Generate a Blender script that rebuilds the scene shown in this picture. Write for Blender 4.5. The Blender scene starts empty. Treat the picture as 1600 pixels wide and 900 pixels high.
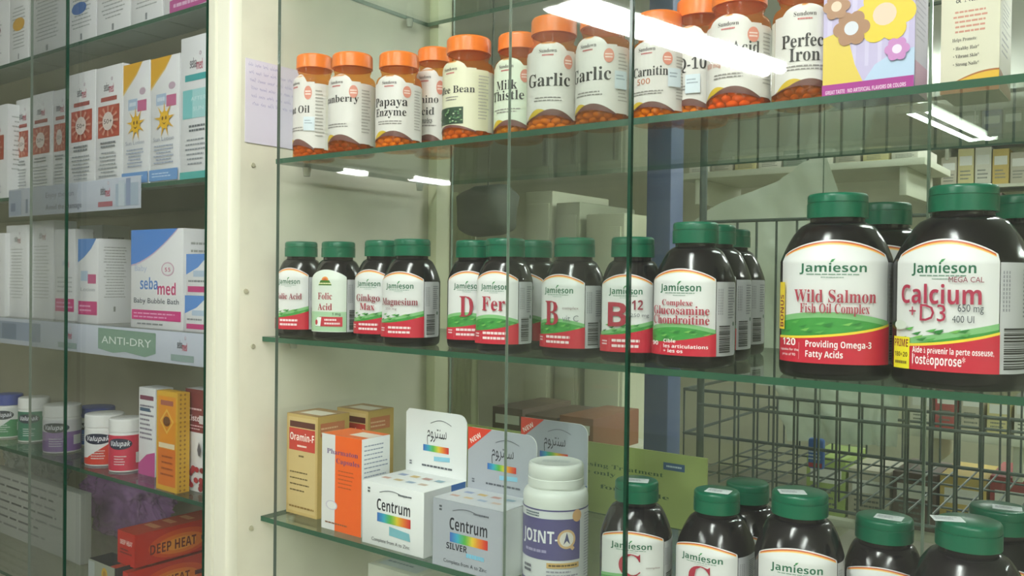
import bpy, bmesh, math, random
from mathutils import Vector, Matrix
random.seed(7)
S = bpy.context.scene
C = S.collection
PI = math.pi
# ------------------------------------------------------------------ camera, world, exposure, lamps
ZC = 1.5                                   # eye height
YAW, PITCH, ROLL, FPX, DIST = .6467, .0113, .0119, 1361.8, .688
FW = Vector((-math.sin(YAW)*math.cos(PITCH), math.cos(YAW)*math.cos(PITCH), -math.sin(PITCH)))
_rt = FW.cross(Vector((0, 0, 1))).normalized(); _up = _rt.cross(FW)
RT = _rt*math.cos(ROLL) + _up*math.sin(ROLL); UP = -_rt*math.sin(ROLL) + _up*math.cos(ROLL)
EYE = Vector((0, -DIST, ZC))
cd = bpy.data.cameras.new('camera'); cam = bpy.data.objects.new('camera', cd); C.objects.link(cam)
cd.sensor_width = 36; cd.lens = 36*FPX/1600; cd.clip_start = .02
cam.matrix_world = Matrix(((RT.x, UP.x, -FW.x, EYE.x), (RT.y, UP.y, -FW.y, EYE.y), (RT.z, UP.z, -FW.z, EYE.z), (0, 0, 0, 1)))
S.camera = cam
S.view_settings.view_transform = 'Standard'; S.view_settings.look = 'None'
S.view_settings.gamma = 1; S.view_settings.use_curve_mapping = False
S.view_settings.exposure = 0.45
S.cycles.transparent_max_bounces = 40; S.cycles.max_bounces = 10; S.cycles.glossy_bounces = 4
S.cycles.sample_clamp_indirect = 4; S.cycles.caustics_reflective = False; S.cycles.caustics_refractive = False
W = bpy.data.worlds.new('world'); S.world = W; W.use_nodes = True
W.node_tree.nodes['Background'].inputs[0].default_value = (.75, .9, .85, 1)
W.node_tree.nodes['Background'].inputs[1].default_value = .1
TUBE = 40.0                                # radiance of the fluorescent tubes
TUBE_COLOR = (.98, 1.0, .97)
CEIL = ZC + 1.05
# (x, y, half length, half width, turn, height)
FRONT_LAMPS = [(-1.62, -2.62, .70, .075, .19), (.75, -1.9, .7, .075, 0), (.75, -4.2, .7, .075, 0), (-.35, -1.0, .6, .075, 0), (2.1, -2.6, .7, .075, 0)]  # only the first shows, as a mirrored streak; others added to light the shelves
FAR_LAMPS = [(-6.2, -5.05, .16, .05, 0), (-6.07, -5.98, .28, .05, 0)]
BACK_LAMPS = [(-.905, 4.23, .60, .075, -.09), (.1, 1.25, .5, .05, 0), (.25, 3.0, .62, .05, 0), (1.5, 2.2, .62, .05, 0)]  # first is seen through the glass; the rest are added, unseen fill

# ------------------------------------------------------------------ helpers
def ray(u, v): return FW + RT*((u-800)/FPX) - UP*((v-450)/FPX)
def atY(u, v, y): d = ray(u, v); return EYE + d*((y-EYE.y)/d.y)
def atX(u, v, x): d = ray(u, v); return EYE + d*((x-EYE.x)/d.x)
def atZ(u, v, z): d = ray(u, v); return EYE + d*((z-EYE.z)/d.z)
def lin(c): c /= 255; return c/12.92 if c <= .04045 else ((c+.055)/1.055)**2.4
def rgb(h): h = h.lstrip('#'); return tuple(lin(int(h[i:i+2], 16)) for i in (0, 2, 4)) + (1,)
_m = {}
def mat(name, color, rough=.5, metal=0, coat=0, noise=0, scale=8, bump=0, stretch=(1, 1, 1), trans=0, spec=.5, dark=.75):
    if name in _m: return _m[name]
    m = bpy.data.materials.new(name); m.use_nodes = True; nt = m.node_tree; b = nt.nodes['Principled BSDF']
    b.inputs['Base Color'].default_value = rgb(color); b.inputs['Roughness'].default_value = rough
    b.inputs['Metallic'].default_value = metal; b.inputs['Coat Weight'].default_value = coat
    b.inputs['Specular IOR Level'].default_value = spec
    if noise or bump:
        tc = nt.nodes.new('ShaderNodeTexCoord'); mp = nt.nodes.new('ShaderNodeMapping'); mp.inputs['Scale'].default_value = stretch
        n = nt.nodes.new('ShaderNodeTexNoise'); n.inputs['Scale'].default_value = scale; n.inputs['Detail'].default_value = 6
        nt.links.new(tc.outputs['Object'], mp.inputs[0]); nt.links.new(mp.outputs[0], n.inputs['Vector'])
        if noise:
            r = nt.nodes.new('ShaderNodeValToRGB'); c = rgb(color)
            r.color_ramp.elements[0].color = tuple(x*(1-noise*(1-dark)*4*.5) for x in c[:3]) + (1,)
            r.color_ramp.elements[0].position = .3
            r.color_ramp.elements[1].color = tuple(min(1, x*(1+noise*.25)) for x in c[:3]) + (1,)
            r.color_ramp.elements[1].position = .7
            nt.links.new(n.outputs['Fac'], r.inputs[0]); nt.links.new(r.outputs[0], b.inputs['Base Color'])
        if bump:
            bp = nt.nodes.new('ShaderNodeBump'); bp.inputs['Strength'].default_value = bump; bp.inputs['Distance'].default_value = .002
            nt.links.new(n.outputs['Fac'], bp.inputs['Height']); nt.links.new(bp.outputs[0], b.inputs['Normal'])
    if trans:                              # thin translucent sheet: part see-through, part paper
        t = nt.nodes.new('ShaderNodeBsdfTransparent'); t.inputs[0].default_value = (.93, .96, .93, 1)
        x = nt.nodes.new('ShaderNodeMixShader'); x.inputs[0].default_value = trans
        nt.links.new(b.outputs[0], x.inputs[1]); nt.links.new(t.outputs[0], x.inputs[2])
        nt.links.new(x.outputs[0], nt.nodes['Material Output'].inputs[0])
    _m[name] = m; return m
def ink(h): return mat('ink_' + h.lstrip('#'), h, .42)
def glass(name, tint, extra=0.0, dust_haze=.005):
    m = bpy.data.materials.new(name); m.use_nodes = True; nt = m.node_tree; nt.nodes.remove(nt.nodes['Principled BSDF'])
    out = nt.nodes['Material Output']; N = nt.nodes.new; L = nt.links.new
    geo = N('ShaderNodeNewGeometry'); mr = N('ShaderNodeMapRange')
    mr.inputs['To Min'].default_value = 1.5; mr.inputs['To Max'].default_value = 1/1.5
    L(geo.outputs['Backfacing'], mr.inputs['Value'])
    fr = N('ShaderNodeFresnel'); L(mr.outputs[0], fr.inputs['IOR'])
    ad = N('ShaderNodeMath'); ad.operation = 'ADD'; ad.inputs[1].default_value = extra; ad.use_clamp = True; L(fr.outputs[0], ad.inputs[0])
    t = N('ShaderNodeBsdfTransparent'); t.inputs[0].default_value = tint
    g = N('ShaderNodeBsdfGlossy'); g.inputs['Roughness'].default_value = .02
    x = N('ShaderNodeMixShader'); L(ad.outputs[0], x.inputs[0]); L(t.outputs[0], x.inputs[1]); L(g.outputs[0], x.inputs[2]); d = N('ShaderNodeBsdfDiffuse'); d.inputs[0].default_value = (.8, .82, .78, 1)
    tc = N('ShaderNodeTexCoord'); ns = N('ShaderNodeTexNoise'); ns.inputs['Scale'].default_value = 7; ns.inputs['Detail'].default_value = 5; L(tc.outputs['Object'], ns.inputs['Vector'])
    dm = N('ShaderNodeMapRange'); dm.inputs['From Min'].default_value = .3; dm.inputs['From Max'].default_value = .75; dm.inputs['To Min'].default_value = dust_haze*.5; dm.inputs['To Max'].default_value = dust_haze*1.5; L(ns.outputs['Fac'], dm.inputs['Value'])  # uneven dust film, also mixed in as a pale haze lifting the blacks
    y = N('ShaderNodeMixShader'); L(dm.outputs[0], y.inputs[0]); L(x.outputs[0], y.inputs[1]); L(d.outputs[0], y.inputs[2]); L(y.outputs[0], out.inputs[0])
    return m
def amber(name, body, tint, see):
    m = bpy.data.materials.new(name); m.use_nodes = True; nt = m.node_tree; b = nt.nodes['Principled BSDF']
    b.inputs['Base Color'].default_value = rgb(body); b.inputs['Roughness'].default_value = .12
    t = nt.nodes.new('ShaderNodeBsdfTransparent'); t.inputs[0].default_value = rgb(tint)
    tl = nt.nodes.new('ShaderNodeBsdfTranslucent'); tl.inputs[0].default_value = rgb(body)
    x0 = nt.nodes.new('ShaderNodeMixShader'); x0.inputs[0].default_value = .35
    x = nt.nodes.new('ShaderNodeMixShader'); x.inputs[0].default_value = see
    nt.links.new(b.outputs[0], x0.inputs[1]); nt.links.new(tl.outputs[0], x0.inputs[2])
    nt.links.new(x0.outputs[0], x.inputs[1]); nt.links.new(t.outputs[0], x.inputs[2])
    nt.links.new(x.outputs[0], nt.nodes['Material Output'].inputs[0]); return m
def emit(name, color, strength):
    m = bpy.data.materials.new(name); m.use_nodes = True; nt = m.node_tree; nt.nodes.remove(nt.nodes['Principled BSDF'])
    e = nt.nodes.new('ShaderNodeEmission'); e.inputs[0].default_value = (*color, 1); e.inputs[1].default_value = strength
    nt.links.new(e.outputs[0], nt.nodes['Material Output'].inputs[0]); return m

class MB:
    """collects geometry with several materials and links it as one mesh object"""
    def __init__(s): s.v = []; s.f = []; s.mi = []; s.mats = []
    def slot(s, m):
        if m not in s.mats: s.mats.append(m)
        return s.mats.index(m)
    def add(s, vs, fs, m):
        o = len(s.v); s.v += [tuple(p) for p in vs]; k = s.slot(m)
        for f in fs: s.f.append(tuple(i+o for i in f)); s.mi.append(k)
    def box(s, x0, x1, y0, y1, z0, z1, m, bevel=0, xf=None, faces=None):
        bm = bmesh.new(); bmesh.ops.create_cube(bm, size=1)
        for p in bm.verts: p.co = Vector(((x0+x1)/2+p.co.x*(x1-x0), (y0+y1)/2+p.co.y*(y1-y0), (z0+z1)/2+p.co.z*(z1-z0)))
        if bevel: bmesh.ops.bevel(bm, geom=bm.edges[:], offset=bevel, segments=2, affect='EDGES', profile=.5)
        s.bm(bm, m, xf)
    def bm(s, bm, m, xf=None):
        bm.verts.index_update()
        s.add([(xf @ p.co if xf else p.co) for p in bm.verts], [[p.index for p in f.verts] for f in bm.faces], m); bm.free()
    def loft(s, rings, m, close_lo=True, close_hi=True):
        n = len(rings[0]); vs = [p for r in rings for p in r]; fs = []
        for i in range(len(rings)-1):
            for k in range(n): fs.append((i*n+k, i*n+(k+1) % n, (i+1)*n+(k+1) % n, (i+1)*n+k))
        if close_lo: fs.append(tuple(reversed(range(n))))
        if close_hi: fs.append(tuple(range((len(rings)-1)*n, len(rings)*n)))
        s.add(vs, fs, m)
    def tube(s, pts, r, m, n=8):
        pts = [Vector(p) for p in pts]; rings = []
        for i, p in enumerate(pts):
            t = (pts[min(i+1, len(pts)-1)] - pts[max(i-1, 0)]).normalized()
            a = Vector((0, 0, 1)) if abs(t.z) < .9 else Vector((1, 0, 0))
            x = t.cross(a).normalized(); y = t.cross(x)
            rings.append([p + x*math.cos(2*PI*k/n)*r + y*math.sin(2*PI*k/n)*r for k in range(n)])
        s.loft(rings, m)
    def build(s, name, parent=None, sharp=40, loc=None):
        me = bpy.data.meshes.new(name); me.from_pydata(s.v, [], s.f)
        for m in s.mats: me.materials.append(m)
        me.polygons.foreach_set('material_index', s.mi)
        me.polygons.foreach_set('use_smooth', [True]*len(s.f)); me.set_sharp_from_angle(angle=math.radians(sharp)); me.update()
        o = bpy.data.objects.new(name, me); C.objects.link(o)
        if parent: o.parent = parent
        if loc is not None: o.location = loc
        return o
def tag(o, label, cat, group=None, kind=None):
    o['label'] = label; o['category'] = cat
    if group: o['group'] = group
    if kind: o['kind'] = kind
    return o
def thing(name, label, cat, loc, rz=0, group=None):
    o = bpy.data.objects.new(name, None); C.objects.link(o); o.location = loc; o.rotation_euler = (0, 0, rz); o.empty_display_size = .02
    return tag(o, label, cat, group)
def struct(o): o['kind'] = 'structure'; return o

# ---- lettering and printed decals, in millimetres on a flat sheet
_tx = {}
def style(t, st):
    if st == 'sans': return t
    A, a, d = {'serif': (0x1D400, 0x1D41A, 0x1D7CE), 'bold': (0x1D5D4, 0x1D5EE, 0x1D7EC)}[st]
    return ''.join(chr(A+ord(c)-65) if 'A' <= c <= 'Z' else chr(a+ord(c)-97) if 'a' <= c <= 'z' else chr(d+ord(c)-48) if '0' <= c <= '9' else c for c in t)
def glyphs(t, st):
    k = (t, st)
    if k not in _tx:
        c = bpy.data.curves.new('t', 'FONT'); c.body = style(t, st); c.size = 1; c.resolution_u = 2
        o = bpy.data.objects.new('t', c); C.objects.link(o)
        d = bpy.context.evaluated_depsgraph_get(); d.update(); me = bpy.data.meshes.new_from_object(o.evaluated_get(d))
        vs = [(p.co.x, p.co.y) for p in me.vertices]; fs = [tuple(p.vertices) for p in me.polygons]
        bpy.data.objects.remove(o); bpy.data.curves.remove(c); bpy.data.meshes.remove(me)
        x0 = min(p[0] for p in vs); x1 = max(p[0] for p in vs)
        _tx[k] = ([(p[0]-x0, p[1]) for p in vs], fs, x1-x0)
    return _tx[k]
class Sheet:
    def __init__(s): s.items = []; s.n = 0
    def poly(s, pts, col, layer=None): s.n += 1; s.items.append(([tuple(p) for p in pts], [tuple(range(len(pts)))], col, s.n if layer is None else layer)); return s
    def rect(s, x0, y0, x1, y1, col, layer=None): return s.poly([(x0, y0), (x1, y0), (x1, y1), (x0, y1)], col, layer)
    def oval(s, x, y, rx, ry, col, n=24, layer=None): return s.poly([(x+rx*math.cos(2*PI*k/n), y+ry*math.sin(2*PI*k/n)) for k in range(n)], col, layer)
    def band(s, lo, hi, col):              # strip between two point lists
        vs = list(lo)+list(hi); n = len(lo); s.n += 1
        s.items.append((vs, [(i, i+1, n+i+1, n+i) for i in range(n-1)], col, s.n)); return s
    def text(s, t, x, y, size, col, st='sans', align='c', wide=None, rot=0, shear=0):
        vs, fs, w = glyphs(t, st); kx = size*(wide or 1)
        ox = {'l': 0, 'c': -w*kx/2, 'r': -w*kx}[align]; s.n += 1; cr, sr = math.cos(rot), math.sin(rot); out = []
        for a, b in vs:
            px, py = a*kx+ox+b*size*shear, b*size; out.append((x+px*cr-py*sr, y+px*sr+py*cr))
        s.items.append((out, fs, col, s.n)); return s
    def fit(s, t, x, y, size, width, col, st='sans', align='c', **k):
        return s.text(t, x, y, size, col, st, align, wide=width/(glyphs(t, st)[2]*size), **k)
    def lines(s, x0, y0, x1, y1, n, col, fill=.5, ragged=True, center=False):
        vs = []; fs = []; s.n += 1; st = (y1-y0)/n
        for i in range(n):
            y = y1-(i+.75)*st; x = x0; xe = x1-(random.random()*.35*(x1-x0) if ragged else 0); sh = (x1-xe)/2 if center else 0
            while x < xe-.3:
                w = min(random.uniform(.06, .16)*(x1-x0), xe-x); o = len(vs)
                vs += [(x+sh, y), (x+sh+w, y), (x+sh+w, y+st*fill), (x+sh, y+st*fill)]; fs.append((o, o+1, o+2, o+3)); x += w + .02*(x1-x0)
        s.items.append((vs, fs, col, s.n)); return s
    def bars(s, x0, y0, x1, y1, col='#2a2a2a', n=18, horiz=False):
        vs = []; fs = []; s.n += 1; p = 0.
        while p < 1:
            w = random.choice((.015, .03, .045)); a, b = p, min(1, p+w); o = len(vs)
            vs += [(x0+(x1-x0)*a, y0), (x0+(x1-x0)*b, y0), (x0+(x1-x0)*b, y1), (x0+(x1-x0)*a, y1)] if not horiz else [(x0, y0+(y1-y0)*a), (x1, y0+(y1-y0)*a), (x1, y0+(y1-y0)*b), (x0, y0+(y1-y0)*b)]
            fs.append((o, o+1, o+2, o+3)); p += w+random.choice((.015, .03))
        s.items.append((vs, fs, col, s.n)); return s
    def onto(s, mb, fn, step=0, base=.25, gap=.1, zcut=None):
        """fn(x, y, offset_mm) -> point; with step the sheet is cut into strips so that it can bend"""
        if not step:
            for vs, fs, col, ly in s.items: mb.add([fn(x, y, base+gap*ly) for x, y in vs], fs, col if not isinstance(col, str) else ink(col))
            return
        bm = bmesh.new(); cols = []
        for vs, fs, col, ly in s.items:
            if col not in cols: cols.append(col)
            bv = [bm.verts.new((x, y, base+gap*ly)) for x, y in vs]
            for f in fs:
                try: q = bm.faces.new([bv[i] for i in f]); q.material_index = cols.index(col)
                except ValueError: pass
        xs = [v.co.x for v in bm.verts]; a, b = min(xs), max(xs)
        k = math.ceil(a/step)*step
        while k < b:
            bmesh.ops.bisect_plane(bm, geom=bm.verts[:]+bm.edges[:]+bm.faces[:], plane_co=(k, 0, 0), plane_no=(1, 0, 0), dist=1e-5); k += step
        for zc in zcut or []:
            bmesh.ops.bisect_plane(bm, geom=bm.verts[:]+bm.edges[:]+bm.faces[:], plane_co=(0, zc, 0), plane_no=(0, 1, 0), dist=1e-5)
        bmesh.ops.triangulate(bm, faces=[f for f in bm.faces if len(f.verts) > 4])
        bm.verts.index_update(); pv = [fn(v.co.x, v.co.y, v.co.z) for v in bm.verts]
        for ci, col in enumerate(cols):
            fs = [[v.index for v in f.verts] for f in bm.faces if f.material_index == ci]
            used = sorted({i for f in fs for i in f}); mp = {i: j for j, i in enumerate(used)}
            mb.add([pv[i] for i in used], [[mp[i] for i in f] for f in fs], col if not isinstance(col, str) else ink(col))
        bm.free()

# ------------------------------------------------------------------ materials
GLASS = glass('clear_glass', (.975, .99, .98, 1))
DIMGLASS = glass('dimming_glass', (.935, .94, .945, 1), dust_haze=.011)  # grey tint and stronger haze put in to dim the left cabinet
SHELFGLASS = glass('shelf_glass', (.93, .975, .945, 1))
EDGE = mat('green_glass_edge', '#2b5540', .25); DARKEDGE = mat('dark_glass_edge', '#17382a', .2); LIGHTEDGE = mat('pale_glass_edge', '#8c9c8e', .15)
CREAM = mat('cream_painted_wood', '#d8d8c6', .45, noise=.25, scale=14, bump=.08, stretch=(1, 1, .15))
PANEL = mat('cream_laminate', '#cbc9b6', .5, noise=.35, scale=7, bump=.03)
GREYPANEL = mat('grey_brown_laminate', '#b2ab98', .5, noise=.35, scale=5)
WALL = mat('pale_green_plaster', '#d2d4b8', .8, noise=.2, scale=3); CEILM = mat('ceiling_paint', '#dfe3d8', .9, noise=.1, scale=2)
FLOORM = mat('vinyl_floor', '#9a988c', .4, noise=.3, scale=6)
METAL = mat('chrome', '#c8ccc8', .2, metal=1); ALU = mat('brushed_aluminium', '#b9bcb4', .35, metal=1, noise=.1, scale=30)
JBODY = mat('black_brown_plastic', '#120d14', .16, spec=.5); JCAP = mat('green_plastic', '#046045', .28)
OCAP = mat('orange_plastic', '#f07a24', .3); WHITEP = mat('white_plastic', '#e6e8e4', .3)
AMBER = amber('amber_plastic', '#f4842e', '#ffdca0', .76)
WIRE = mat('grey_green_wire', '#4a5650', .4); TUBEM = emit('tube_light', TUBE_COLOR, TUBE)
CARD = mat('white_card', '#e4e6e6', .5); GREYWHITE = mat('off_white_card', '#d3d5cf', .5)

# ------------------------------------------------------------------ the room
def slab(name, x0, x1, y0, y1, z0, z1, m): b = MB(); b.box(x0, x1, y0, y1, z0, z1, m); return struct(b.build(name))
slab('floor', -8.2, 3.2, -8.2, 6.2, -.1, 0, FLOORM)
slab('ceiling', -8.2, 3.2, -8.2, 6.2, CEIL, CEIL+.1, CEILM)
slab('wall_back', -8.2, 3.2, 6, 6.2, 0, CEIL, WALL); slab('wall_front', -8.2, 3.2, -8.2, -8, 0, CEIL, WALL)
slab('wall_left', -8.2, -8, -8, 6, 0, CEIL, WALL); slab('wall_right', 3, 3.2, -8, 6, 0, CEIL, WALL)

def lamp(x, y, hl, hw, turn, label, group, z=CEIL):
    t = thing('ceiling_light', label, 'ceiling light', (x, y, z), turn, group)
    hx = hw+.02 if z == CEIL else .018; b = MB(); b.box(-hx, hx, -hl-.03, hl+.03, -.045, 0, CEILM, .006); b.build('housing', t)
    if z < CEIL:
        for sy in (-.7, .7): b = MB(); b.tube([(0, sy*hl, -.002), (0, sy*hl, CEIL-z)], .004, METAL, 8); b.build('hanger', t)
    for sx in (-1, 1):
        b = MB(); b.tube([(sx*hw*.55, -hl, -.062), (sx*hw*.55, hl, -.062)], hw*(.42 if z == CEIL else .14), TUBEM, 10); b.build('tube', t)
    for sy in (-1, 1):
        b = MB(); b.box(-hw, hw, sy*hl-.012, sy*hl+.012, -.08, -.04, CEILM, .003); b.build('end_cap', t)
for i, a in enumerate(FRONT_LAMPS): lamp(*a, 'twin tube ceiling light before the cabinets, all but the first added unseen for brightness', 'ceiling lights before the cabinets')
for i, a in enumerate(FAR_LAMPS): lamp(*a, 'short twin tube ceiling light far across the shop, mirrored in the glass', 'far ceiling lights mirrored in the glass')
lamp(*BACK_LAMPS[0], 'pair of bright fluorescent tubes seen through the glass under the top shelf', None, ZC+.862)
for a in BACK_LAMPS[1:]: lamp(*a, 'unseen twin tube ceiling light added to brighten the back room', 'added back room ceiling lights')

# ------------------------------------------------------------------ cabinets
XP = -.914                                 # inner face of the side panel of the right cabinet
YB = .325                                  # back of both cabinets
TOPZ = ZC+.9
XL = -2.6; XR = .9
cab = thing('display_cabinet', 'cream wooden display cabinet with glass shelves and a moulded front post', 'cabinet', (XP, 0, 0))
def part(b, name, par): return b.build(name, par, loc=Vector((0, 0, 0))-par.location)
b = MB(); b.box(XP-.022, XP, -.035, YB, .02, TOPZ, PANEL, .001)
for v, u in ((258, 395), (455, 384), (541, 395), (825, 392)):      # screw holes in the side panel
    p = atX(u, v, XP); bm = bmesh.new(); bmesh.ops.create_cone(bm, cap_ends=True, segments=14, radius1=.0032, radius2=.0028, depth=.002)
    b.bm(bm, mat('panel_hole_rim', '#a8a68e', .6), Matrix.Translation((XP+.0004, p.y, p.z)) @ Matrix.Rotation(PI/2, 4, 'Y'))
part(b, 'side_panel', cab)
p1 = XP; p0 = atY(323, 430, -.043).x; w = p1-p0
prof = [(0, -.034), (0, -.043), (.30, -.047), (.36, -.047), (.40, -.041), (.47, -.041), (.52, -.049), (.94, -.049), (1, -.045), (1, -.034)]
b = MB(); vs = [(p0+w*a, y, z) for z in (.02, TOPZ) for a, y in prof]; n = len(prof)
b.add(vs, [(i, (i+1) % n, n+(i+1) % n, n+i) for i in range(n)] + [tuple(range(n))[::-1], tuple(range(n, 2*n))], CREAM); part(b, 'front_post', cab)
b = MB(); b.box(XP, XP+.018, YB-.02, YB+.012, .02, TOPZ, mat('pale_post', '#c9cbaa', .5, noise=.2, scale=9), .001); part(b, 'rear_post', cab)
b = MB(); b.box(XP-.02, XR, -.04, YB, TOPZ, TOPZ+.03, CREAM, .002); part(b, 'top_board', cab)
b = MB(); b.box(XP-.02, XR, -.04, YB, .02, .6, CREAM, .002); part(b, 'base_box', cab)
b = MB(); b.box(XR, XR+.022, -.035, YB, .02, TOPZ, PANEL, .001); part(b, 'far_panel', cab)
for i, z in enumerate((TOPZ-.02, .6)):
    b = MB(); b.box(XP, XR, -.036, -.012, z, z+.02, ALU, .001); part(b, 'door_track', cab)
cl = thing('display_cabinet', 'left hand cabinet with a dull grey brown back board and white cartons', 'cabinet', (XL, 0, 0))
b = MB(); b.box(XL, XP-.022, YB-.015, YB, .02, TOPZ, GREYPANEL, .001); part(b, 'back_board', cl)
b = MB(); b.box(XL-.022, XL, -.035, YB, .02, TOPZ, GREYPANEL, .001); part(b, 'side_panel', cl)
b = MB(); b.box(p0+.004, XP-.023, -.03, YB-.016, .02, TOPZ, GREYPANEL, .001); part(b, 'partition', cl)
b = MB(); b.box(XL, p0, -.036, YB, TOPZ, TOPZ+.03, CREAM, .002); part(b, 'top_board', cl)
b = MB(); b.box(XL, p0, -.036, YB, .02, .6, CREAM, .002); part(b, 'base_box', cl)

def shelf(x0, x1, z, label, group, d=.30, th=.006):
    b = MB(); t = thing('glass_shelf', label, 'shelf', ((x0+x1)/2, 0, z-th), 0, group); h = (x1-x0)/2
    v = [(-h, 0, 0), (h, 0, 0), (h, d, 0), (-h, d, 0), (-h, 0, th), (h, 0, th), (h, d, th), (-h, d, th)]
    b.add(v, [(3, 2, 1, 0), (4, 5, 6, 7)], SHELFGLASS); b.add(v, [(0, 1, 5, 4), (1, 2, 6, 5), (2, 3, 7, 6), (3, 0, 4, 7)], EDGE)
    b.build('glass_plate', t, 30)
    for sx in (-1, 1):
        for y in (.045, d-.045):
            b = MB(); bm = bmesh.new(); bmesh.ops.create_cone(bm, cap_ends=True, segments=16, radius1=.004, radius2=.0055, depth=.011)
            b.bm(bm, mat('clear_grey_pin', '#b6baae', .25), Matrix.Translation((sx*(h-.005), y, -.0057))); b.build('shelf_pin', t)
R1, R2, R3, R4 = ZC+.1445, ZC-.0775, ZC-.3046, ZC-.53
L1, L2, L3, L4, L5 = ZC+.366, ZC+.131, ZC-.080, ZC-.309, ZC-.53
GS = 'glass shelves of the right cabinet'
shelf(XP+.0005, XR, ZC+.389, 'glass shelf at the top of the picture, above the orange capped bottles', GS)
shelf(atY(431, 252, 0).x, XR, R1, 'glass shelf carrying the orange capped amber bottles', GS)
shelf(XP+.0005, XR, R2, 'glass shelf at eye level carrying the row of dark bottles with green caps', GS)
shelf(XP+.0005, XR, R3, 'glass shelf carrying the gold, orange and white boxes beside dark bottles', GS)
shelf(XP+.0005, XR, R4, 'lowest glass shelf of the right cabinet, under the white boxes', GS)
GL = 'glass shelves of the left cabinet'
xl1 = p0+.0035
for z, s in ((L1, 'topmost left glass shelf with cut off white cartons on it'), (L2, 'left glass shelf carrying the sun lotion cartons'), (L3, 'left glass shelf carrying the baby bubble bath carton'),
             (L4, 'left glass shelf carrying white lidded jars and tall cartons'), (L5, 'lowest left glass shelf under the red cartons and clear bags')):
    shelf(XL+.0005, xl1, z, s, GL)

def pane(x0, x1, y, label, le, re, z0=.621, z1=TOPZ-.021, th=.0042, g=None, bl=.0003, br=.0028):
    b = MB()
    v = [(x, yy, z) for x in (x0, x0+bl, x1-br, x1) for yy in (y, y+th) for z in (z0, z1)]
    I = lambda i, j, k: i*4+j*2+k
    b.add(v, [(I(1, 0, 0), I(2, 0, 0), I(2, 0, 1), I(1, 0, 1)), (I(2, 1, 0), I(1, 1, 0), I(1, 1, 1), I(2, 1, 1))], g or GLASS)
    b.add(v, [(I(0, 0, 0), I(1, 0, 0), I(1, 0, 1), I(0, 0, 1)), (I(1, 1, 0), I(0, 1, 0), I(0, 1, 1), I(1, 1, 1)), (I(0, 1, 0), I(0, 0, 0), I(0, 0, 1), I(0, 1, 1))], le)
    b.add(v, [(I(2, 0, 0), I(3, 0, 0), I(3, 0, 1), I(2, 0, 1)), (I(3, 1, 0), I(2, 1, 0), I(2, 1, 1), I(3, 1, 1)), (I(3, 0, 0), I(3, 1, 0), I(3, 1, 1), I(3, 0, 1))], re)
    for k in (0, 1): b.add(v, [tuple(I(i, j, k) for i, j in ((0, 0), (1, 0), (2, 0), (3, 0), (3, 1), (2, 1), (1, 1), (0, 1)))], EDGE)
    return tag(b.build('sliding_glass_door', None, 20), label, 'glass door')
YA, YBk = -.030, -.018
pane(atY(431, 430, YA).x, atY(983, 430, YA).x, YA, 'sliding glass pane with a dark green edge in front of the middle bottles', mat('grey_glass_edge', '#55635a', .2), DARKEDGE)
pane(atY(791, 430, YBk).x, XR, YBk, 'sliding glass pane covering the large dark bottles at right', LIGHTEDGE, DARKEDGE)
pane(XL+.02, atY(102, 430, YA).x, YA, 'sliding glass pane over the far left cartons, ending in a dark edge', DARKEDGE, DARKEDGE, g=DIMGLASS)
pane(atY(46, 430, YBk).x, atY(321, 430, YBk).x, YBk, 'sliding glass pane next to the cream post in front of the cartons', LIGHTEDGE, DARKEDGE, g=DIMGLASS)
pane(atY(1283, 430, YB+.002).x, XR, YB+.002, 'rear glass pane behind the large dark bottles', LIGHTEDGE, LIGHTEDGE)
pane(XP+.02, atY(1450, 430, YB+.012).x, YB+.012, 'rear glass pane behind the smaller dark bottles', LIGHTEDGE, LIGHTEDGE)

# ------------------------------------------------------------------ bottles
def interp(prof, z):
    if z <= prof[0][1]: return prof[0][0]
    for (r0, z0), (r1, z1) in zip(prof, prof[1:]):
        if z <= z1: return r0+(r1-r0)*(z-z0)/max(1e-9, z1-z0)
    return prof[-1][0]
class Body:
    """a bottle body in millimetres: profile of half widths up the height, super-elliptic section; maps arc length and height to its skin"""
    def __init__(s, prof, n=2.0, seg=72):
        s.prof = prof; s.n = n; s.seg = seg; s.z0 = s.zs = None; s.R = max(r for r, z in prof)
        s.tab = []; L = 0; pp = None; N = 720
        for k in range(N+1):
            t = -PI + 2*PI*k/N; p = s.sec(t)
            if pp: L += math.dist(p, pp)*s.R
            s.tab.append((L, t)); pp = p
        s.mid = s.tab[N//2][0]; s.per = L
    def sec(s, t):                         # unit section; t = 0 is the front (-Y), positive to the right (+X)
        a, c = math.sin(t), -math.cos(t)
        if s.n == 2: return (a, c)
        k = (abs(a)**s.n+abs(c)**s.n)**(-1/s.n); return (a*k, c*k)
    def theta(s, arc):
        L = s.mid+arc; lo, hi = 0, len(s.tab)-1
        while hi-lo > 1:
            m = (lo+hi)//2
            if s.tab[m][0] <= L: lo = m
            else: hi = m
        l0, t0 = s.tab[lo]; l1, t1 = s.tab[hi]; return t0+(t1-t0)*(L-l0)/max(1e-9, l1-l0)
    def skin(s, arc, z, off):
        k0 = s.n
        if s.z0 is not None and z > s.z0: s.n = k0+(2-k0)*min(1, (z-s.z0)/(s.zs-s.z0))
        x, y = s.sec(s.theta(arc)); r = interp(s.prof, z); s.n = k0
        k = math.hypot(x, y); return Vector(((x*r+x/k*off)/1000, (y*r+y/k*off)/1000, z/1000))
    def ring(s, r, z): return [(s.sec(2*PI*k/s.seg)[0]*r/1000, s.sec(2*PI*k/s.seg)[1]*r/1000, z/1000) for k in range(s.seg)]
    def mesh(s, mb, m): mb.loft([s.ring(r, z) for r, z in s.prof], m)
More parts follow.
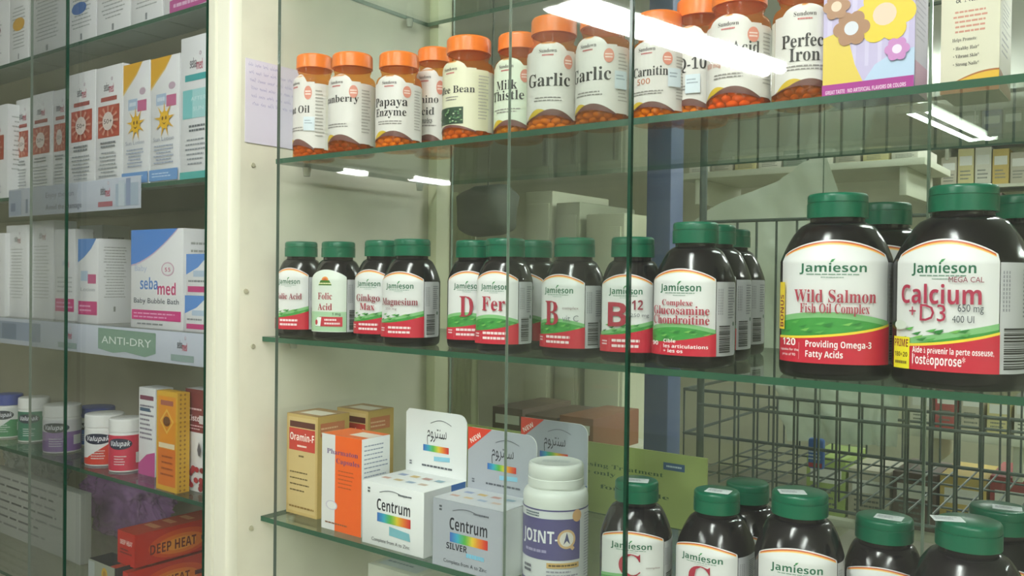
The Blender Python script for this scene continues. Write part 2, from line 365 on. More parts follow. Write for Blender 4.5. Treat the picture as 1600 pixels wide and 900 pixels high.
def ribbed_cap(mb, r, z0, z1, m, ribs=48, depth=.35, groove=None, topr=1.2):
    n = ribs*2; rings = []
    def ring(rr, z, d): return [(math.cos(2*PI*k/n)*(rr-(d if k % 2 else 0))/1000, math.sin(2*PI*k/n)*(rr-(d if k % 2 else 0))/1000, z/1000) for k in range(n)]
    rings += [ring(r-.8, z0, 0), ring(r, z0+.01, depth)]
    if groove: rings += [ring(r, groove-.5, depth), ring(r-.9, groove-.4, 0), ring(r-.9, groove+.3, 0), ring(r-.25, groove+.4, depth)]
    rings += [ring(r-.3, z1-topr-1, depth), ring(r-.6, z1-topr, 0), ring(r-.6-topr*.6, z1-.25*topr, 0), ring(r-.9-topr, z1, 0)]
    mb.loft(rings, m)
def smooth_steps(r0, z0, r1, z1, n=7, p=1.0):
    """a rounded shoulder from (r0, z0) up to (r1, z1)"""
    return [(r1+(r0-r1)*math.cos(PI/2*k/n)**p, z0+(z1-z0)*math.sin(PI/2*k/n)) for k in range(n+1)]

BLACK, DGREY, RED, GREEN, JG = '#26242a', '#4a4a50', '#c41e38', '#3c9a48', '#22664a'
def place(u, vtop, y, z, du=0):
    """stand a bottle on shelf z where the photograph shows it: centre column u, top row vtop"""
    p = atY(u, vtop, y); view = math.atan2(-p.x, DIST+y); return Vector((p.x, y, z)), (p.z-z)*1000, view

def green_cap_bottle(u, vtop, y, z, Wd, capd, off, label, group, design, H=None, half=None, sticker=None, band=2.8, sec=2.5, lang=50, side=True):
    loc, h, view = place(u, vtop, y, z); H = H or h
    t = thing('pill_bottle', label, 'bottle', loc, view+math.radians(off), group)
    ch = 19 if Wd < 80 else 20; r = Wd/2; zs = H-ch-3.5; cr = capd/2; shoulder = r-cr+ (10 if Wd < 80 else 12)
    z0 = zs-shoulder*(1.25 if Wd < 80 else 1.02)
    prof = [(r-6, 0), (r-3, .6), (r-1, 2.6), (r-.2, 5.5), (r, 8)] + [(cr-1.2+(r-cr+1.2)*(.48*(1-q/10)+.52*math.sqrt(1-(q/10)**2)), z0+(zs-z0)*q/10) for q in range(11)] + [(cr-2.6, zs+.4), (cr-2.6, H-ch+1)]
    bd = Body(prof, sec); bd.z0 = z0; bd.zs = zs
    # the section grows round towards the neck
    b = MB(); rings = []
    for rr, zz in prof:
        k = 0 if zz < z0 else min(1, (zz-z0)/(zs-z0)); n0 = sec+(2-sec)*k; keep = bd.n; bd.n = n0; rings.append(bd.ring(rr, zz)); bd.n = keep
    b.loft(rings, JBODY); b.build('body', t)
    b = MB(); ribbed_cap(b, cr, H-ch, H, JCAP, 40, .25, H-ch*.38, 1.6); capo = b.build('cap', t)
    s = Sheet(); F = bd.R*math.radians(lang)*1.06; zl, zh = 11*H/124, z0+(4 if Wd < 80 else 8); design(s, F, zl, zh, H/124)
    b = MB(); s.onto(b, bd.skin, 3, .3, .06, [z0+k*1.6 for k in range(-2, 11)]); b.build('front_label', t)
    if side:
        s = Sheet(); a, e, r_ = F+.6, F+.6+bd.R*.92, 3.5; zh = z0-.3
        cor = [(a, zl), (e-r_, zl)]+[(e-r_+r_*math.sin(q*PI/8), zl+r_-r_*math.cos(q*PI/8)) for q in range(1, 4)]+[(e, zl+r_), (e, zh-r_)]+[(e-r_+r_*math.cos(q*PI/8), zh-r_+r_*math.sin(q*PI/8)) for q in range(1, 4)]+[(e-r_, zh), (a, zh)]
        s.poly(cor, '#c9c9cc'); m = (a+e)/2; hh = zh-zl
        for k in range(3): s.lines(a+2+k*2.2, zl+hh*.55, a+3.2+k*2.2, zh-6, 10, '#8a8a92', .7, False)
        s.lines(m-1, zl+hh*.5, e-3, zh-4, 12, '#80808a', .45); s.bars(a+3, zl+3, m+3, zl+hh*.42, horiz=True); s.oval(e-6, zl+hh*.43, 2, 2, '#4c6b58')
        b = MB(); s.onto(b, bd.skin, 3, .3, .06); b.build('side_label', t)
    if sticker:
        sx, sy, rot = sticker; b = MB()
        b.box(-.011, .011, -.0075, .0075, 0, .0004, mat('sticker_paper', '#dfe4e6', .4), 0, Matrix.Translation((sx, sy, H/1000+.0002)) @ Matrix.Rotation(rot, 4, 'Z') @ Matrix.Rotation(.0, 4, 'X'))
        d = Sheet(); d.lines(-9, -4, 9, 5, 4, '#7c828a', .4)
        d.onto(b, lambda x, y, o: Matrix.Translation((sx, sy, H/1000+.0006)) @ Matrix.Rotation(rot, 4, 'Z') @ Vector((x/1000, y/1000, o/1000*.3)))
        b.build('price_sticker', capo)
    return t
def arch(F, zh, rise, n=20): return [(F-2*F*k/n, zh+rise*math.sin(PI*k/n)**.8) for k in range(n+1)]
def jlabel(name_fn, red_h=.30, hill=True, logo=1.0, bonus=None, redtext=None):
    def f(s, F, zl, zh, k):
        H = zh-zl; rise = H*.13; WL = '#dededd'
        zt = zh-rise*.2
        s.poly([(-F, zl), (F, zl)]+arch(F, zt, rise), WL)
        n = 16; pts = [(-F*.96+F*1.92*i/n, zt+rise*math.sin(PI*(.02+.96*i/n))**.8-1.0*k) for i in range(n+1)]
        for j, c in enumerate(('#b6402c', '#e08a34', '#f0c878')):
            th = [(1.5-.45*j)*k*(.25+math.sin(PI*(.05+.8*i/n))) for i in range(n+1)]
            s.band([(x, y-j*.75*k-q) for (x, y), q in zip(pts, th)], [(x, y-j*.75*k+.1) for x, y in pts], c)
        zj = zl+H*.815
        s.fit('Jamieson', 0, zj, 8.4*k*logo, F*1.18*logo, JG, 'bold'); s.poly([(-1.5*k, zj+6.2*k), (.2*k, zj+6.6*k), (1.8*k, zj+8.6*k), (-.4*k, zj+8.2*k)], '#2f8a4a')
        s.lines(-F*.42, zj-2.2*k, F*.42, zj-1.0*k, 1, '#7a9a88', .6, False); s.lines(-F*.18, zj-4.0*k, F*.18, zj-3.0*k, 1, '#9ab0a4', .6, False)
        zr = zl+H*red_h
        if hill:
            m = 14; top = [(-F+2*F*i/m, zr+H*(-.02+.17*(i/m)**1.2) if hill == 'up' else zr+H*(.07+.11*math.sin(PI*(.15+.75*i/m)))) for i in range(m+1)]
            s.band([(x, zr-H*.14) for x, y in top], top, '#7fb87a'); s.band([(x, zr-H*.14) for x, y in top], [(x, y-H*.05) for x, y in top], '#3f9440')
            random.seed(3)
            for _ in range(14):
                x = random.uniform(-F*.9, F*.9); y = zr+random.uniform(-.01, .08)*H; s.poly([(x-3*k, y), (x+1*k, y-.6*k), (x+3.4*k, y+1.8*k), (x, y+1.0*k)], random.choice(('#5aa850', '#2e7d38', '#79b85a')))
        m = 12; top = [(-F+2*F*i/m, zr-H*.07+H*.13*(i/m)**2) for i in range(m+1)]
        if bonus: s.band([(x, y-1) for x, y in top], [(x, y+1.6*k) for x, y in top], '#ecd23a')
        s.band([(x, zl) for x, y in top], top, RED)
        rt = redtext or []
        s.rect(-F*.52, zl+H*.03, -F*.515, zr-H*.1, '#e8b8bc')
        if not rt: s.lines(-F*.85, zl+H*.09, -F*.6, zl+H*.17, 2, '#f0d8da', .5, False); s.lines(-F*.42, zl+H*.05, F*.75, zl+H*.2, 2, '#f0d8da', .5)
        for t, x, y, sz, wd, st in rt: s.fit(t, x*F, zl+y*H, sz*k, wd*F, '#f6ecec', st, 'l')
        if bonus: bonus(s, F, zl, H, k)
        name_fn(s, F, zl, H, k)
    return f
NAVY = '#8c2a3e'; CRIM = '#a82840'
def names(*rows):
    """rows: text, x centre / F, y / H, height mm, width / F, colour, style"""
    def g(s, F, zl, H, k):
        for t, x, y, sz, wd, col, st in rows: s.fit(t, x*F, zl+y*H, sz*k, wd*F, col, st)
    return g
def bonus_salmon(s, F, zl, H, k):
    s.rect(-F, zl+H*.29, -F*.83, zl+H*.72, '#f0d02c'); s.text('BONUS', -F*.855, zl+H*.31, 6.2*k, '#7a1826', 'bold', 'l', rot=PI/2)
def prime(s, F, zl, H, k):
    s.rect(-F, zl, -F*.58, zl+H*.27, '#f2e428'); s.fit('PRIME', -F*.79, zl+H*.185, 6.5*k, F*.36, '#8a2030', 'bold'); s.fit('180+20', -F*.79, zl+H*.10, 4*k, F*.34, '#6a5010', 'bold'); s.lines(-F*.95, zl+H*.03, -F*.63, zl+H*.07, 1, '#8a7a20', .6, False)
    s.oval(-F*.8, zl+H*.37, F*.16, H*.04, '#d6dcd2')
GJ = 'dark green capped bottles on the eye level shelf'
G = lambda *a, **k: green_cap_bottle(*a, GJ, **k)
D2 = R2
def g2(u, vt, y, Wd, capd, off, label, design, **k): return green_cap_bottle(u, vt, y, D2, Wd, capd, off, label, GJ, design, **k)
g2(471, 378, .036, 56, 41, -33, 'green capped dark bottle of folic acid nearest the cream side panel', jlabel(names(('Folic Acid', 0, .54, 11, 1.35, NAVY, 'serif')), hill='up', red_h=.27))
def sunlabel(s, F, zl, zh, k):
    H = zh-zl; s.poly([(-F, zl), (F, zl)]+arch(F, zh-H*.02, H*.13), '#d9e0d6'); s.rect(-F, zl+1, F, zl+H*.36, '#a9cda6')
    s.oval(0, zl+H*.93, F*.17, H*.055, '#e08a2c'); s.oval(0, zl+H*.93, F*.1, H*.03, '#c8501c'); s.poly([(-F*.34, zl+H*.83), (F*.34, zl+H*.83), (F*.22, zl+H*.92), (-F*.22, zl+H*.92)], '#4a7a2a')
    s.lines(-F*.3, zl+H*.845, F*.3, zl+H*.88, 1, '#e8e0b0', .6, False)
    s.fit('Folic', 0, zl+H*.58, 12*k, F*.72, CRIM, 'serif'); s.fit('Acid', 0, zl+H*.39, 12*k, F*.72, CRIM, 'serif'); s.text('1 mg', F*.55, zl+H*.30, 4.5*k, '#4c5a4c', 'bold')
    s.rect(-F*.25, zl+H*.1, F*.82, zl+H*.27, '#c23040'); s.lines(-.0, zl+H*.12, F*.72, zl+H*.25, 2, '#f0d8da', .5); s.poly([(-F*.5, zl+H*.1), (-F*.2, zl+H*.1), (-F*.15, zl+H*.26), (-F*.38, zl+H*.26)], '#f2f2ee'); s.oval(-F*.42, zl+H*.17, 2*k, 3.4*k, '#b82838')
g2(529, 378, .036, 58, 41, -32, 'dark bottle with a small orange sun on its pale green folic acid label', sunlabel)
g2(597, 376, .048, 58, 41, -33, 'green capped dark bottle partly hidden behind the magnesium bottle', jlabel(names(('Ginkgo', 0, .56, 12, 1.15, NAVY, 'serif'), ('Max', 0, .41, 12, .7, CRIM, 'serif')), hill='up', red_h=.27))
g2(644, 374, .034, 62, 42, -27, 'dark magnesium bottle, fourth from the cream side panel', jlabel(names(('Magnesium', 0, .54, 11.5, 1.5, NAVY, 'serif'), ('250 mg', -.3, .46, 3.5, .5, '#8a6a70', 'sans')), hill='up'))
g2(741, 376, .056, 56, 41, -15, 'dark bottle lettered with one large red D', jlabel(names(('D', 0, .37, 34, .56, CRIM, 'serif')), red_h=.26))
g2(790, 373, .034, 56, 41, -24, 'dark bottle of iron lettered Fer beside the D bottle', jlabel(names(('Fer', 0, .5, 22, .95, CRIM, 'serif')), red_h=.26))
g2(834, 376, .098, 58, 41, -30, 'dark bottle standing behind the Fer bottle, its side label showing', jlabel(names(('Fer', 0, .5, 22, .95, CRIM, 'serif')), red_h=.26))
g2(898, 372, .044, 60, 41, -32, 'dark bottle lettered with a tall red B and small C', jlabel(names(('B', -.2, .34, 36, .55, CRIM, 'serif'), ('complex', .5, .58, 4, .55, '#8a6a70', 'sans'), ('vit C', .5, .40, 9, .55, '#7a7f86', 'sans')), red_h=.26))
g2(989, 371, .044, 58, 41, -13, 'dark bottle lettered B12 in bold red', jlabel(names(('B', -.25, .36, 33, .66, CRIM, 'bold'), ('12', .42, .60, 13, .36, '#8a2a3e', 'bold'), ('250 mg', .5, .5, 5, .6, '#6a6a72', 'sans')), hill='up'))
gl = names(('Complexe', -.05, .635, 7, .85, CRIM, 'serif'), ('Glucosamine', 0, .52, 10.5, 1.6, CRIM, 'serif'), ('Chondroitine', 0, .40, 10.5, 1.6, CRIM, 'serif'))
gr = [('Cible', -.42, .16, 4, .35, 'bold'), ('les articulations', -.42, .095, 4, 1.2, 'bold'), ('+ les os', -.42, .035, 4, .55, 'bold'), ('90', -.85, .12, 5, .25, 'bold')]
jg = jlabel(gl, redtext=gr, red_h=.23)
g2(1087, 348, .044, 70, 41, -22, 'taller dark glucosamine bottle at the front of its row', jg)
for k, (u, vt, y, s) in enumerate(((1117, 355, .122, 'second'), (1142, 360, .200, 'third'))):
    g2(u, vt, y, 70, 41, -18, s + ' dark bottle in the row behind the front glucosamine bottle', jg, H=132)
sal = jlabel(names(('Wild Salmon', .04, .545, 12, 1.30, '#a8384a', 'serif'), ('Fish Oil Complex', .04, .45, 9, 1.08, '#a8384a', 'serif')), red_h=.28, logo=.92, bonus=bonus_salmon,
             redtext=[('120', -.88, .15, 6.5, .3, 'bold'), ('capsules for the', -.94, .10, 2.6, .42, 'sans'), ('price of 90', -.88, .055, 2.6, .3, 'sans'), ('Providing Omega-3', -.4, .145, 5.8, 1.02, 'bold'), ('Fatty Acids', -.4, .055, 5.8, .58, 'bold')])
g2(1309, 304, .050, 88, 48, -4, 'large dark salmon oil bottle with a yellow strip on its label', sal, lang=57)
g2(1381, 321, .158, 88, 48, -4, 'large dark bottle half hidden between the salmon and calcium bottles', sal, H=150, lang=57)
cal = jlabel(names(('MEGA CAL', .42, .74, 4.6, .58, '#8a2a44', 'sans'), ('Calcium', -.05, .56, 15.5, 1.45, '#a82848', 'bold'), ('+', -.52, .44, 11, .14, '#a82848', 'sans'), ('D3', -.14, .415, 14.5, .46, '#a82848', 'sans'), ('650 mg', .5, .50, 6.5, .42, '#4c5058', 'sans'), ('400 UI', .38, .41, 6, .36, '#4c5058', 'sans')),
             hill='up', red_h=.26, bonus=prime, redtext=[('Aide à prévenir la perte osseuse,', -.52, .145, 5, 1.42, 'bold'), ("l'ostéoporose*", -.52, .05, 8, .95, 'bold')])
g2(1506, 291, .052, 94, 49, -16, 'large dark calcium and D3 bottle at the right', cal, lang=43)
g2(1600, 303, .160, 94, 49, -12, 'large dark bottle behind the calcium bottle at the frame edge', cal, H=152, lang=43)

GC = 'dark bottles with white price stickers on green caps'
def cfn(big=True): return jlabel(names(('C', -.02, .36, 33, .6, CRIM, 'serif'), ('complex', .62, .5, 3, .4, '#8a6a70', 'sans')), red_h=.2)
for u, vt, y, Wd, off, st, s, seed in ((995, 749, .056, 68, -8, (.001, -.006, .05), 'dark bottle with a red C beside the white lidded jar', 0),
                          (1120, 765, .070, 69, -22, (.004, -.006, .1), 'dark bottle with a red C, second from the white lidded jar', 0),
                          (1168, 752, .146, 69, -20, None, 'dark bottle without sticker behind the second C bottle', 0),
                          (1250, 767, .060, 73, -3, (-.006, -.008, .25), 'dark bottle with a sticker overhanging the left of its cap', 0),
                          (1382, 806, .104, 64, -5, (.004, -.005, -.1), 'lower dark bottle between two sticker topped bottles, sticker centred', 0),
                          (1514, 812, .058, 84, -5, (-.014, -.008, .35), 'dark bottle with a tilted sticker near the lower right corner', 0),
                          (1562, 791, .157, 84, -5, (.006, -.004, .1), 'dark bottle at the lower right, behind the tilted sticker bottle', 0)):
    green_cap_bottle(u, vt, y, R3, Wd, 42 if Wd in (68, 69) else 47, off, s, GC, cfn(), sticker=st, lang=52)

# ---- amber bottles with orange caps
GA = 'amber bottles with orange caps on the upper shelf'
def amber_label(title, sub=None, art=None, cap=None, swoosh=True, tone='#dcd7d2'):
    def f(s, F, zl, zh, k):
        H = zh-zl; n = 18
        hump = [(F-2*F*i/n, zh+H*.14*max(0, math.cos(PI*(i/n-.5)*1.5))**.6) for i in range(n+1)]
        bot = [(-F+2*F*i/n, zl+H*(.03+.08*math.sin(PI*i/n))) for i in range(n+1)]
        s.band(bot, hump[::-1], tone)
        s.band([(x, y-H*.02) for x, y in bot], [(x, y+H*.02*math.sin(PI*i/n)) for i, (x, y) in enumerate(bot)], '#6e3b36')
        if swoosh:
            s.band([(x*.9, y+H*.005) for x, y in bot[:11]], [(x*.9, y+H*.09*math.sin(PI*i/10)) for i, (x, y) in enumerate(bot[:11])], '#cfae2a')
            s.band([(x, y) for x, y in bot[5:]], [(x, y+H*.07*math.sin(PI*i/(n-5))) for i, (x, y) in enumerate(bot[5:])], '#6a4038')
        s.fit('Sundown', 0, zh-H*.03, 5.2, F*.62, '#4a3c3c', 'serif'); s.lines(-F*.2, zh-H*.085, F*.2, zh-H*.055, 1, '#c86a6a', .7, False)
        for t, x, y, sz, wd, col, st in title: s.fit(t, x*F, zl+y*H, sz*1.3, wd*F, col, st)
        if art: art(s, F, zl, H)
        else:
            s.lines(-F*.6, zl+H*.28, F*.6, zl+H*.36, 2, '#8d8684', .4, True, True)
            s.oval(F*.72, zh-H*.16, F*.17, H*.1, '#d98a78'); s.lines(F*.6, zh-H*.2, F*.84, zh-H*.12, 2, '#f0dcd4', .5, False)
        s.rect(F*.99, zl+H*.04, F*1.5, zh-H*.02, tone, layer=1); s.lines(F*1.04, zl+H*.2, F*1.45, zh-H*.1, 14, '#a49f98', .35)
    return f
def amber_bottle(u, vtop, y, Wd, off, label, design, pill='#c8641c', H=None, lh=(.075, .62), stick=None):
    loc, h, view = place(u, vtop, y, R1); H = H or h; r = Wd/2
    t = thing('pill_bottle', label, 'bottle', loc, view+math.radians(off), GA)
    ch = 17; cr = r*.87; nr = r*.76; zn = H-ch-11; z0 = zn-10
    prof = [(r-5, 0), (r-2.2, .7), (r-.5, 2.4), (r, 5), (r, 9)] + smooth_steps(r, z0, nr+1.5, zn, 8, .8) + [(nr, zn+1.2), (nr, H-ch-4), (nr+1.2, H-ch-3.5), (nr+1.2, H-ch-1.6), (nr, H-ch-1), (nr, H-ch+.5)]
    bd = Body(prof, 2.0); b = MB(); bd.mesh(b, AMBER); b.build('body', t, 50)
    b = MB(); ribbed_cap(b, cr, H-ch, H, OCAP, 44, .35, None, 2.0); b.build('cap', t)
    # tablets seen through the wall
    pm = mat('tablet_' + pill.lstrip('#'), pill, .4); b = MB(); random.seed(int(u))
    for lay in range(3):
        for k in range(13):
            a = 2*PI*(k+.5*(lay % 2))/13; rr = r-5.6; bm = bmesh.new(); bmesh.ops.create_uvsphere(bm, u_segments=10, v_segments=6, radius=1)
            xf = Matrix.Translation((math.cos(a)*rr/1000, math.sin(a)*rr/1000, (5+lay*5.2)/1000)) @ Matrix.Rotation(random.random()*3, 4, 'Z') @ Matrix.Rotation(random.uniform(-.5, .5), 4, 'X') @ Matrix.Diagonal((.0056, .0038, .0034, 1))
            b.bm(bm, pm, xf)
    bm = bmesh.new(); bmesh.ops.create_cone(bm, cap_ends=True, segments=32, radius1=(r-8)/1000, radius2=(r-8)/1000, depth=.05)
    b.bm(bm, pm, Matrix.Translation((0, 0, .028)))
    o = b.build('tablets', t, 60); o['kind'] = 'stuff'
    s = Sheet(); F = r*math.radians(62); design(s, F, H*lh[0], z0+1, 1)
    b = MB(); s.onto(b, bd.skin, 3, .3, .06, [z0+1.5*q for q in range(1, 6)]); b.build('label', t)
    if stick:
        s = Sheet(); a, e = stick; s.rect(a*F, e*H, a*F+13, e*H+17, '#d2dce4'); s.lines(a*F+1.5, e*H+8, a*F+11.5, e*H+14, 2, '#98a4b0', .4); b = MB(); s.onto(b, bd.skin, 3, 2.0, .06); b.build('price_sticker', t)
    s = Sheet(); s.rect(F*1.45, H*lh[0]+2, bd.per-F*1.02, z0-1, '#d6d2c6'); b = MB(); s.onto(b, bd.skin, 3, .25, .02); b.build('back_label', t)
BK = '#2c2828'
def nm(*r): return [(t, x, y, sz, wd, BK, 'serif') for t, x, y, sz, wd in r]
amber_bottle(492, 89, .040, 52, -62, 'amber bottle nearest the handwritten note, lettered Oil', amber_label(nm(('Mint Oil', 0, .55, 10, 1.6))), '#b4601c', stick=(.55, .26))
amber_bottle(551, 87, .036, 56, -42, 'amber cranberry bottle with dark red tablets at its base', amber_label(nm(('Cranberry', 0, .68, 9.5, 1.85))), '#7c2418')
amber_bottle(624, 86, .038, 53, -25, 'amber bottle of papaya enzyme', amber_label(nm(('Papaya', 0, .60, 11, 1.5), ('Enzyme', 0, .43, 10, 1.4))), '#d89a2c')
amber_bottle(680, 78, .096, 48, -30, 'amber amino acid bottle half hidden in a gap', amber_label(nm(('Amino', 0, .62, 10, 1.3), ('Acid', 0, .45, 10, .95), ('Complex', 0, .35, 5, .8))), '#d88a3c')
def beans(s, F, zl, H):
    s.lines(-F*.2, zl+H*.5, F*.4, zl+H*.58, 2, '#8d8684', .4); s.rect(-F, zl+H*.14, F*.55, zl+H*.4, '#24402c'); random.seed(5)
    for _ in range(46): x = random.uniform(-F*.95, F*.5); y = zl+random.uniform(.16, .38)*H; s.oval(x, y, 1.3, .8, random.choice(('#86a878', '#5c8a5a', '#b8c8a0', '#3c6a44')), 8, layer=20)
amber_bottle(733, 62, .040, 56, -45, 'amber coffee bean bottle with a dark green band on its cream label', amber_label(nm(('Coffee Bean', 0, .62, 8.5, 1.9)), art=beans, swoosh=False, tone='#dcd8bc'), '#c8742c')
amber_bottle(812, 57, .060, 53, -32, 'amber milk thistle bottle behind the pane edge', amber_label(nm(('Milk', 0, .64, 11, .9), ('Thistle', 0, .48, 11, 1.4)), tone='#d4dcc8'), '#a89a2c')
amber_bottle(866, 31, .036, 53, -13, 'amber garlic bottle, the left of two alike', amber_label(nm(('Garlic', 0, .5, 14, 1.6))), '#d8a02c')
amber_bottle(944, 20, .036, 53, -34, 'amber garlic bottle just left of the dark green glass edge', amber_label(nm(('Garlic', 0, .5, 14, 1.6))), '#a8783c', stick=(.9, .30))
amber_bottle(1030, 24, .046, 50, -26, 'amber carnitine bottle just right of the dark green glass edge', amber_label(nm(('L-Carnitine', 0, .58, 9.5, 1.8))+[('500', -.1, .45, 6, .5, '#c87a5a', 'sans')]), '#e0a81c', stick=(.72, .3))
amber_bottle(1096, 2, .070, 52, -35, 'amber Q-10 bottle squeezed behind the folic acid one', amber_label(nm(('CoQ-10', 0, .55, 12, 1.5))), '#e0b02c', stick=(.1, .22))
amber_bottle(1156, -18, .036, 54, -20, 'amber folic acid bottle under the bright light streak', amber_label(nm(('Folic Acid', 0, .6, 11.5, 1.85))+[('800 mcg', -.5, .45, 5, .6, '#c87a5a', 'sans'), ('Essential', .35, .5, 4.2, .6, BK, 'serif'), ('B Vitamin', .35, .42, 4.2, .62, BK, 'serif')]), '#e0662c')
amber_bottle(1259, -35, .040, 52, 0, 'amber iron tablet bottle beside the lilac carton', amber_label(nm(('Perfect', 0, .58, 12, 1.35), ('Iron', 0, .40, 12, .85))), '#8a4a20')

# ------------------------------------------------------------------ cartons
def face_fns(w, d, h):
    return {'f': lambda x, y, o: Vector((x/1000, -o/1000, y/1000)), 'r': lambda x, y, o: Vector((w+o/1000, x/1000, y/1000)),
            't': lambda x, y, o: Vector((x/1000, y/1000, h+o/1000)), 'l': lambda x, y, o: Vector((-o/1000, d-x/1000, y/1000))}
def carton(name, label, cat, x0, x1, y, z, h, d, faces, group=None, m=None, rz=0, parts=None):
    """a folded card box whose front lower left corner is (x0, y, z); faces: f front, r right side, t top -> drawing function(sheet, width_mm, height_mm)"""
    w = x1-x0; b = MB(); b.box(0, w, 0, d, 0, h, m or CARD, .0006); fn = face_fns(w, d, h)
    for k, dr in faces.items():
        s = Sheet(); dr(s, {'f': w, 'r': d, 't': w, 'l': d}[k]*1000, {'t': d}.get(k, h)*1000); s.onto(b, fn[k], 0, .12, .05)
    o = b.build(name, None, 30); o.location = (x0, y, z); o.rotation_euler = (0, 0, rz); return tag(o, label, cat, group)
def pxbox(u0, u1, vt, y, z, d, name, label, faces, group=None, m=None, cat='box', vm=None, gap=.0004):
    vm = vm or vt; a = atY(u0, vm, y); c = atY(u1, vm, y); h = atY((u0+u1)/2, vt, y).z-z
    return carton(name, label, cat, a.x+gap, c.x-gap, y, z, h, d, faces, group, m)
def seba(s, x, y, sz, c1='#50545c', c2='#b83a5a', w=None):
    s.fit('seba', x-sz*.02, y, sz*1.5, sz*1.25, c1, 'bold', 'r'); s.fit('med', x+sz*.02, y-sz*.28, sz*1.5, sz*1.15, c2, 'bold', 'l'); s.oval(x+sz*.75, y+sz*1.5, sz*.22, sz*.24, '#b9a0b0', 12); s.oval(x+sz*.75, y+sz*1.5, sz*.12, sz*.14, '#dcdfe0', 10)
def copy_lines(s, w, h, a, b_, n=8, col='#9aa0a4', c=True): s.lines(w*.14, h*a, w*.86, h*b_, n, col, .35, True, c)
def sun50(s, w, h):
    seba(s, w*.5, h*.80, h*.062); s.rect(w*.2, h*.715, w*.8, h*.75, '#a85048')
    s.rect(w*.1, h*.42, w*.9, h*.68, '#b8503c')
    for k in range(12):
        a = 2*PI*k/12; s.poly([(w*.5, h*.55), (w*.5+w*.38*math.cos(a-.09), h*.55+h*.125*math.sin(a-.09)), (w*.5+w*.38*math.cos(a+.09), h*.55+h*.125*math.sin(a+.09))], '#d89a84', layer=30)
    s.n = 31; s.oval(w*.5, h*.55, w*.2, h*.075, '#e2d4cc'); s.fit('50+', w*.5, h*.53, h*.055, w*.3, '#3c3838', 'sans')
    s.lines(w*.2, h*.33, w*.8, h*.39, 2, '#80868a', .5, True, True); copy_lines(s, w, h, .06, .31, 8)
def sun_lotion(s, w, h):
    s.poly([(0, h*.76), (w*.2, h*.82), (w*.5, h*.9), (w*.72, h), (0, h)], '#e0aa1c'); s.poly([(0, h*.75), (w*.2, h*.81), (w*.52, h*.9), (w*.75, h), (w*.72, h), (w*.5, h*.91), (w*.2, h*.83), (0, h*.77)], '#e8c878')
    s.rect(w*.2, h*.62, w*.55, h*.71, '#aec4dc'); s.rect(w*.56, h*.6, w*.9, h*.69, '#c86a94'); s.lines(w*.24, h*.64, w*.5, h*.69, 1, '#dce6ee', .6, False); s.oval(w*.75, h*.76, w*.12, h*.03, '#c8b0c0', 12)
    cx, cy = w*.52, h*.5
    for k in range(9):
        a = 2*PI*k/9+.2; q = 2*PI/9*.28
        s.poly([(cx+w*.16*math.cos(a-q), cy+w*.16*math.sin(a-q)), (cx+w*.36*math.cos(a), cy+w*.36*math.sin(a)), (cx+w*.16*math.cos(a+q), cy+w*.16*math.sin(a+q))], '#e6b422', layer=30)
    s.n = 31; s.oval(cx, cy, w*.17, w*.17, '#e8b820'); s.oval(cx-w*.06, cy+w*.03, w*.03, w*.04, '#7a5a18', 10); s.oval(cx+w*.06, cy+w*.03, w*.03, w*.04, '#7a5a18', 10); s.poly([(cx-w*.08, cy-w*.05), (cx, cy-w*.1), (cx+w*.08, cy-w*.05), (cx, cy-w*.07)], '#7a5a18')
    s.fit('Sun Lotion', w*.5, h*.335, h*.045, w*.72, '#8a93a8', 'sans'); copy_lines(s, w, h, .15, .31, 6, '#9aa6bc'); s.rect(0, h*.02, w, h*.11, '#6a9ad0'); s.lines(w*.1, h*.045, w*.9, h*.09, 2, '#c8dcf0', .4)
def teal(s, w, h):
    seba(s, w*.52, h*.78, h*.062); s.rect(w*.15, h*.69, w*.95, h*.735, '#3ca8a8'); s.rect(w*.08, h*.43, w*.96, h*.63, '#a8dada'); s.rect(w*.08, h*.43, w*.4, h*.63, '#7cc8c8'); s.fit('AFTER', w*.6, h*.55, h*.04, w*.5, '#d8eeee'); s.fit('SUN', w*.6, h*.48, h*.04, w*.34, '#d8eeee')
    s.lines(w*.2, h*.33, w*.9, h*.39, 2, '#6a7074', .5, True, True); copy_lines(s, w, h, .1, .3, 6); s.rect(0, h*.01, w, h*.06, '#4fb0a8')
def plain_lines(top, n=9):
    def f(s, w, h): s.lines(w*.15, h*.3, w*.85, h*top, n, '#a4a8a4', .3, True, True); s.rect(w*.46, h*.14, w*.52, h*.2, '#8a8e8a')
    return f
GLT = 'cut off cartons on the topmost left shelf'
def topbox(col1, pink=False, dot=None):
    def f(s, w, h):
        s.lines(w*.15, h*.16, w*.85, h*.62, 12, '#9aa09e', .32, True, True); s.rect(w*.47, h*.05, w*.53, h*.11, '#80868a')
        if col1: s.oval(w*.42, h*.36, w*.26, h*.06, col1)
        if dot: s.oval(w*.5, h*.42, w*.32, h*.07, dot)
        if pink: s.poly([(w*.12, h*.02), (w, h*.05), (w, h*.2), (w*.12, h*.14)], '#b84a90'); s.lines(w*.2, h*.06, w*.9, h*.12, 1, '#e0b8d4', .5, False)
    return f
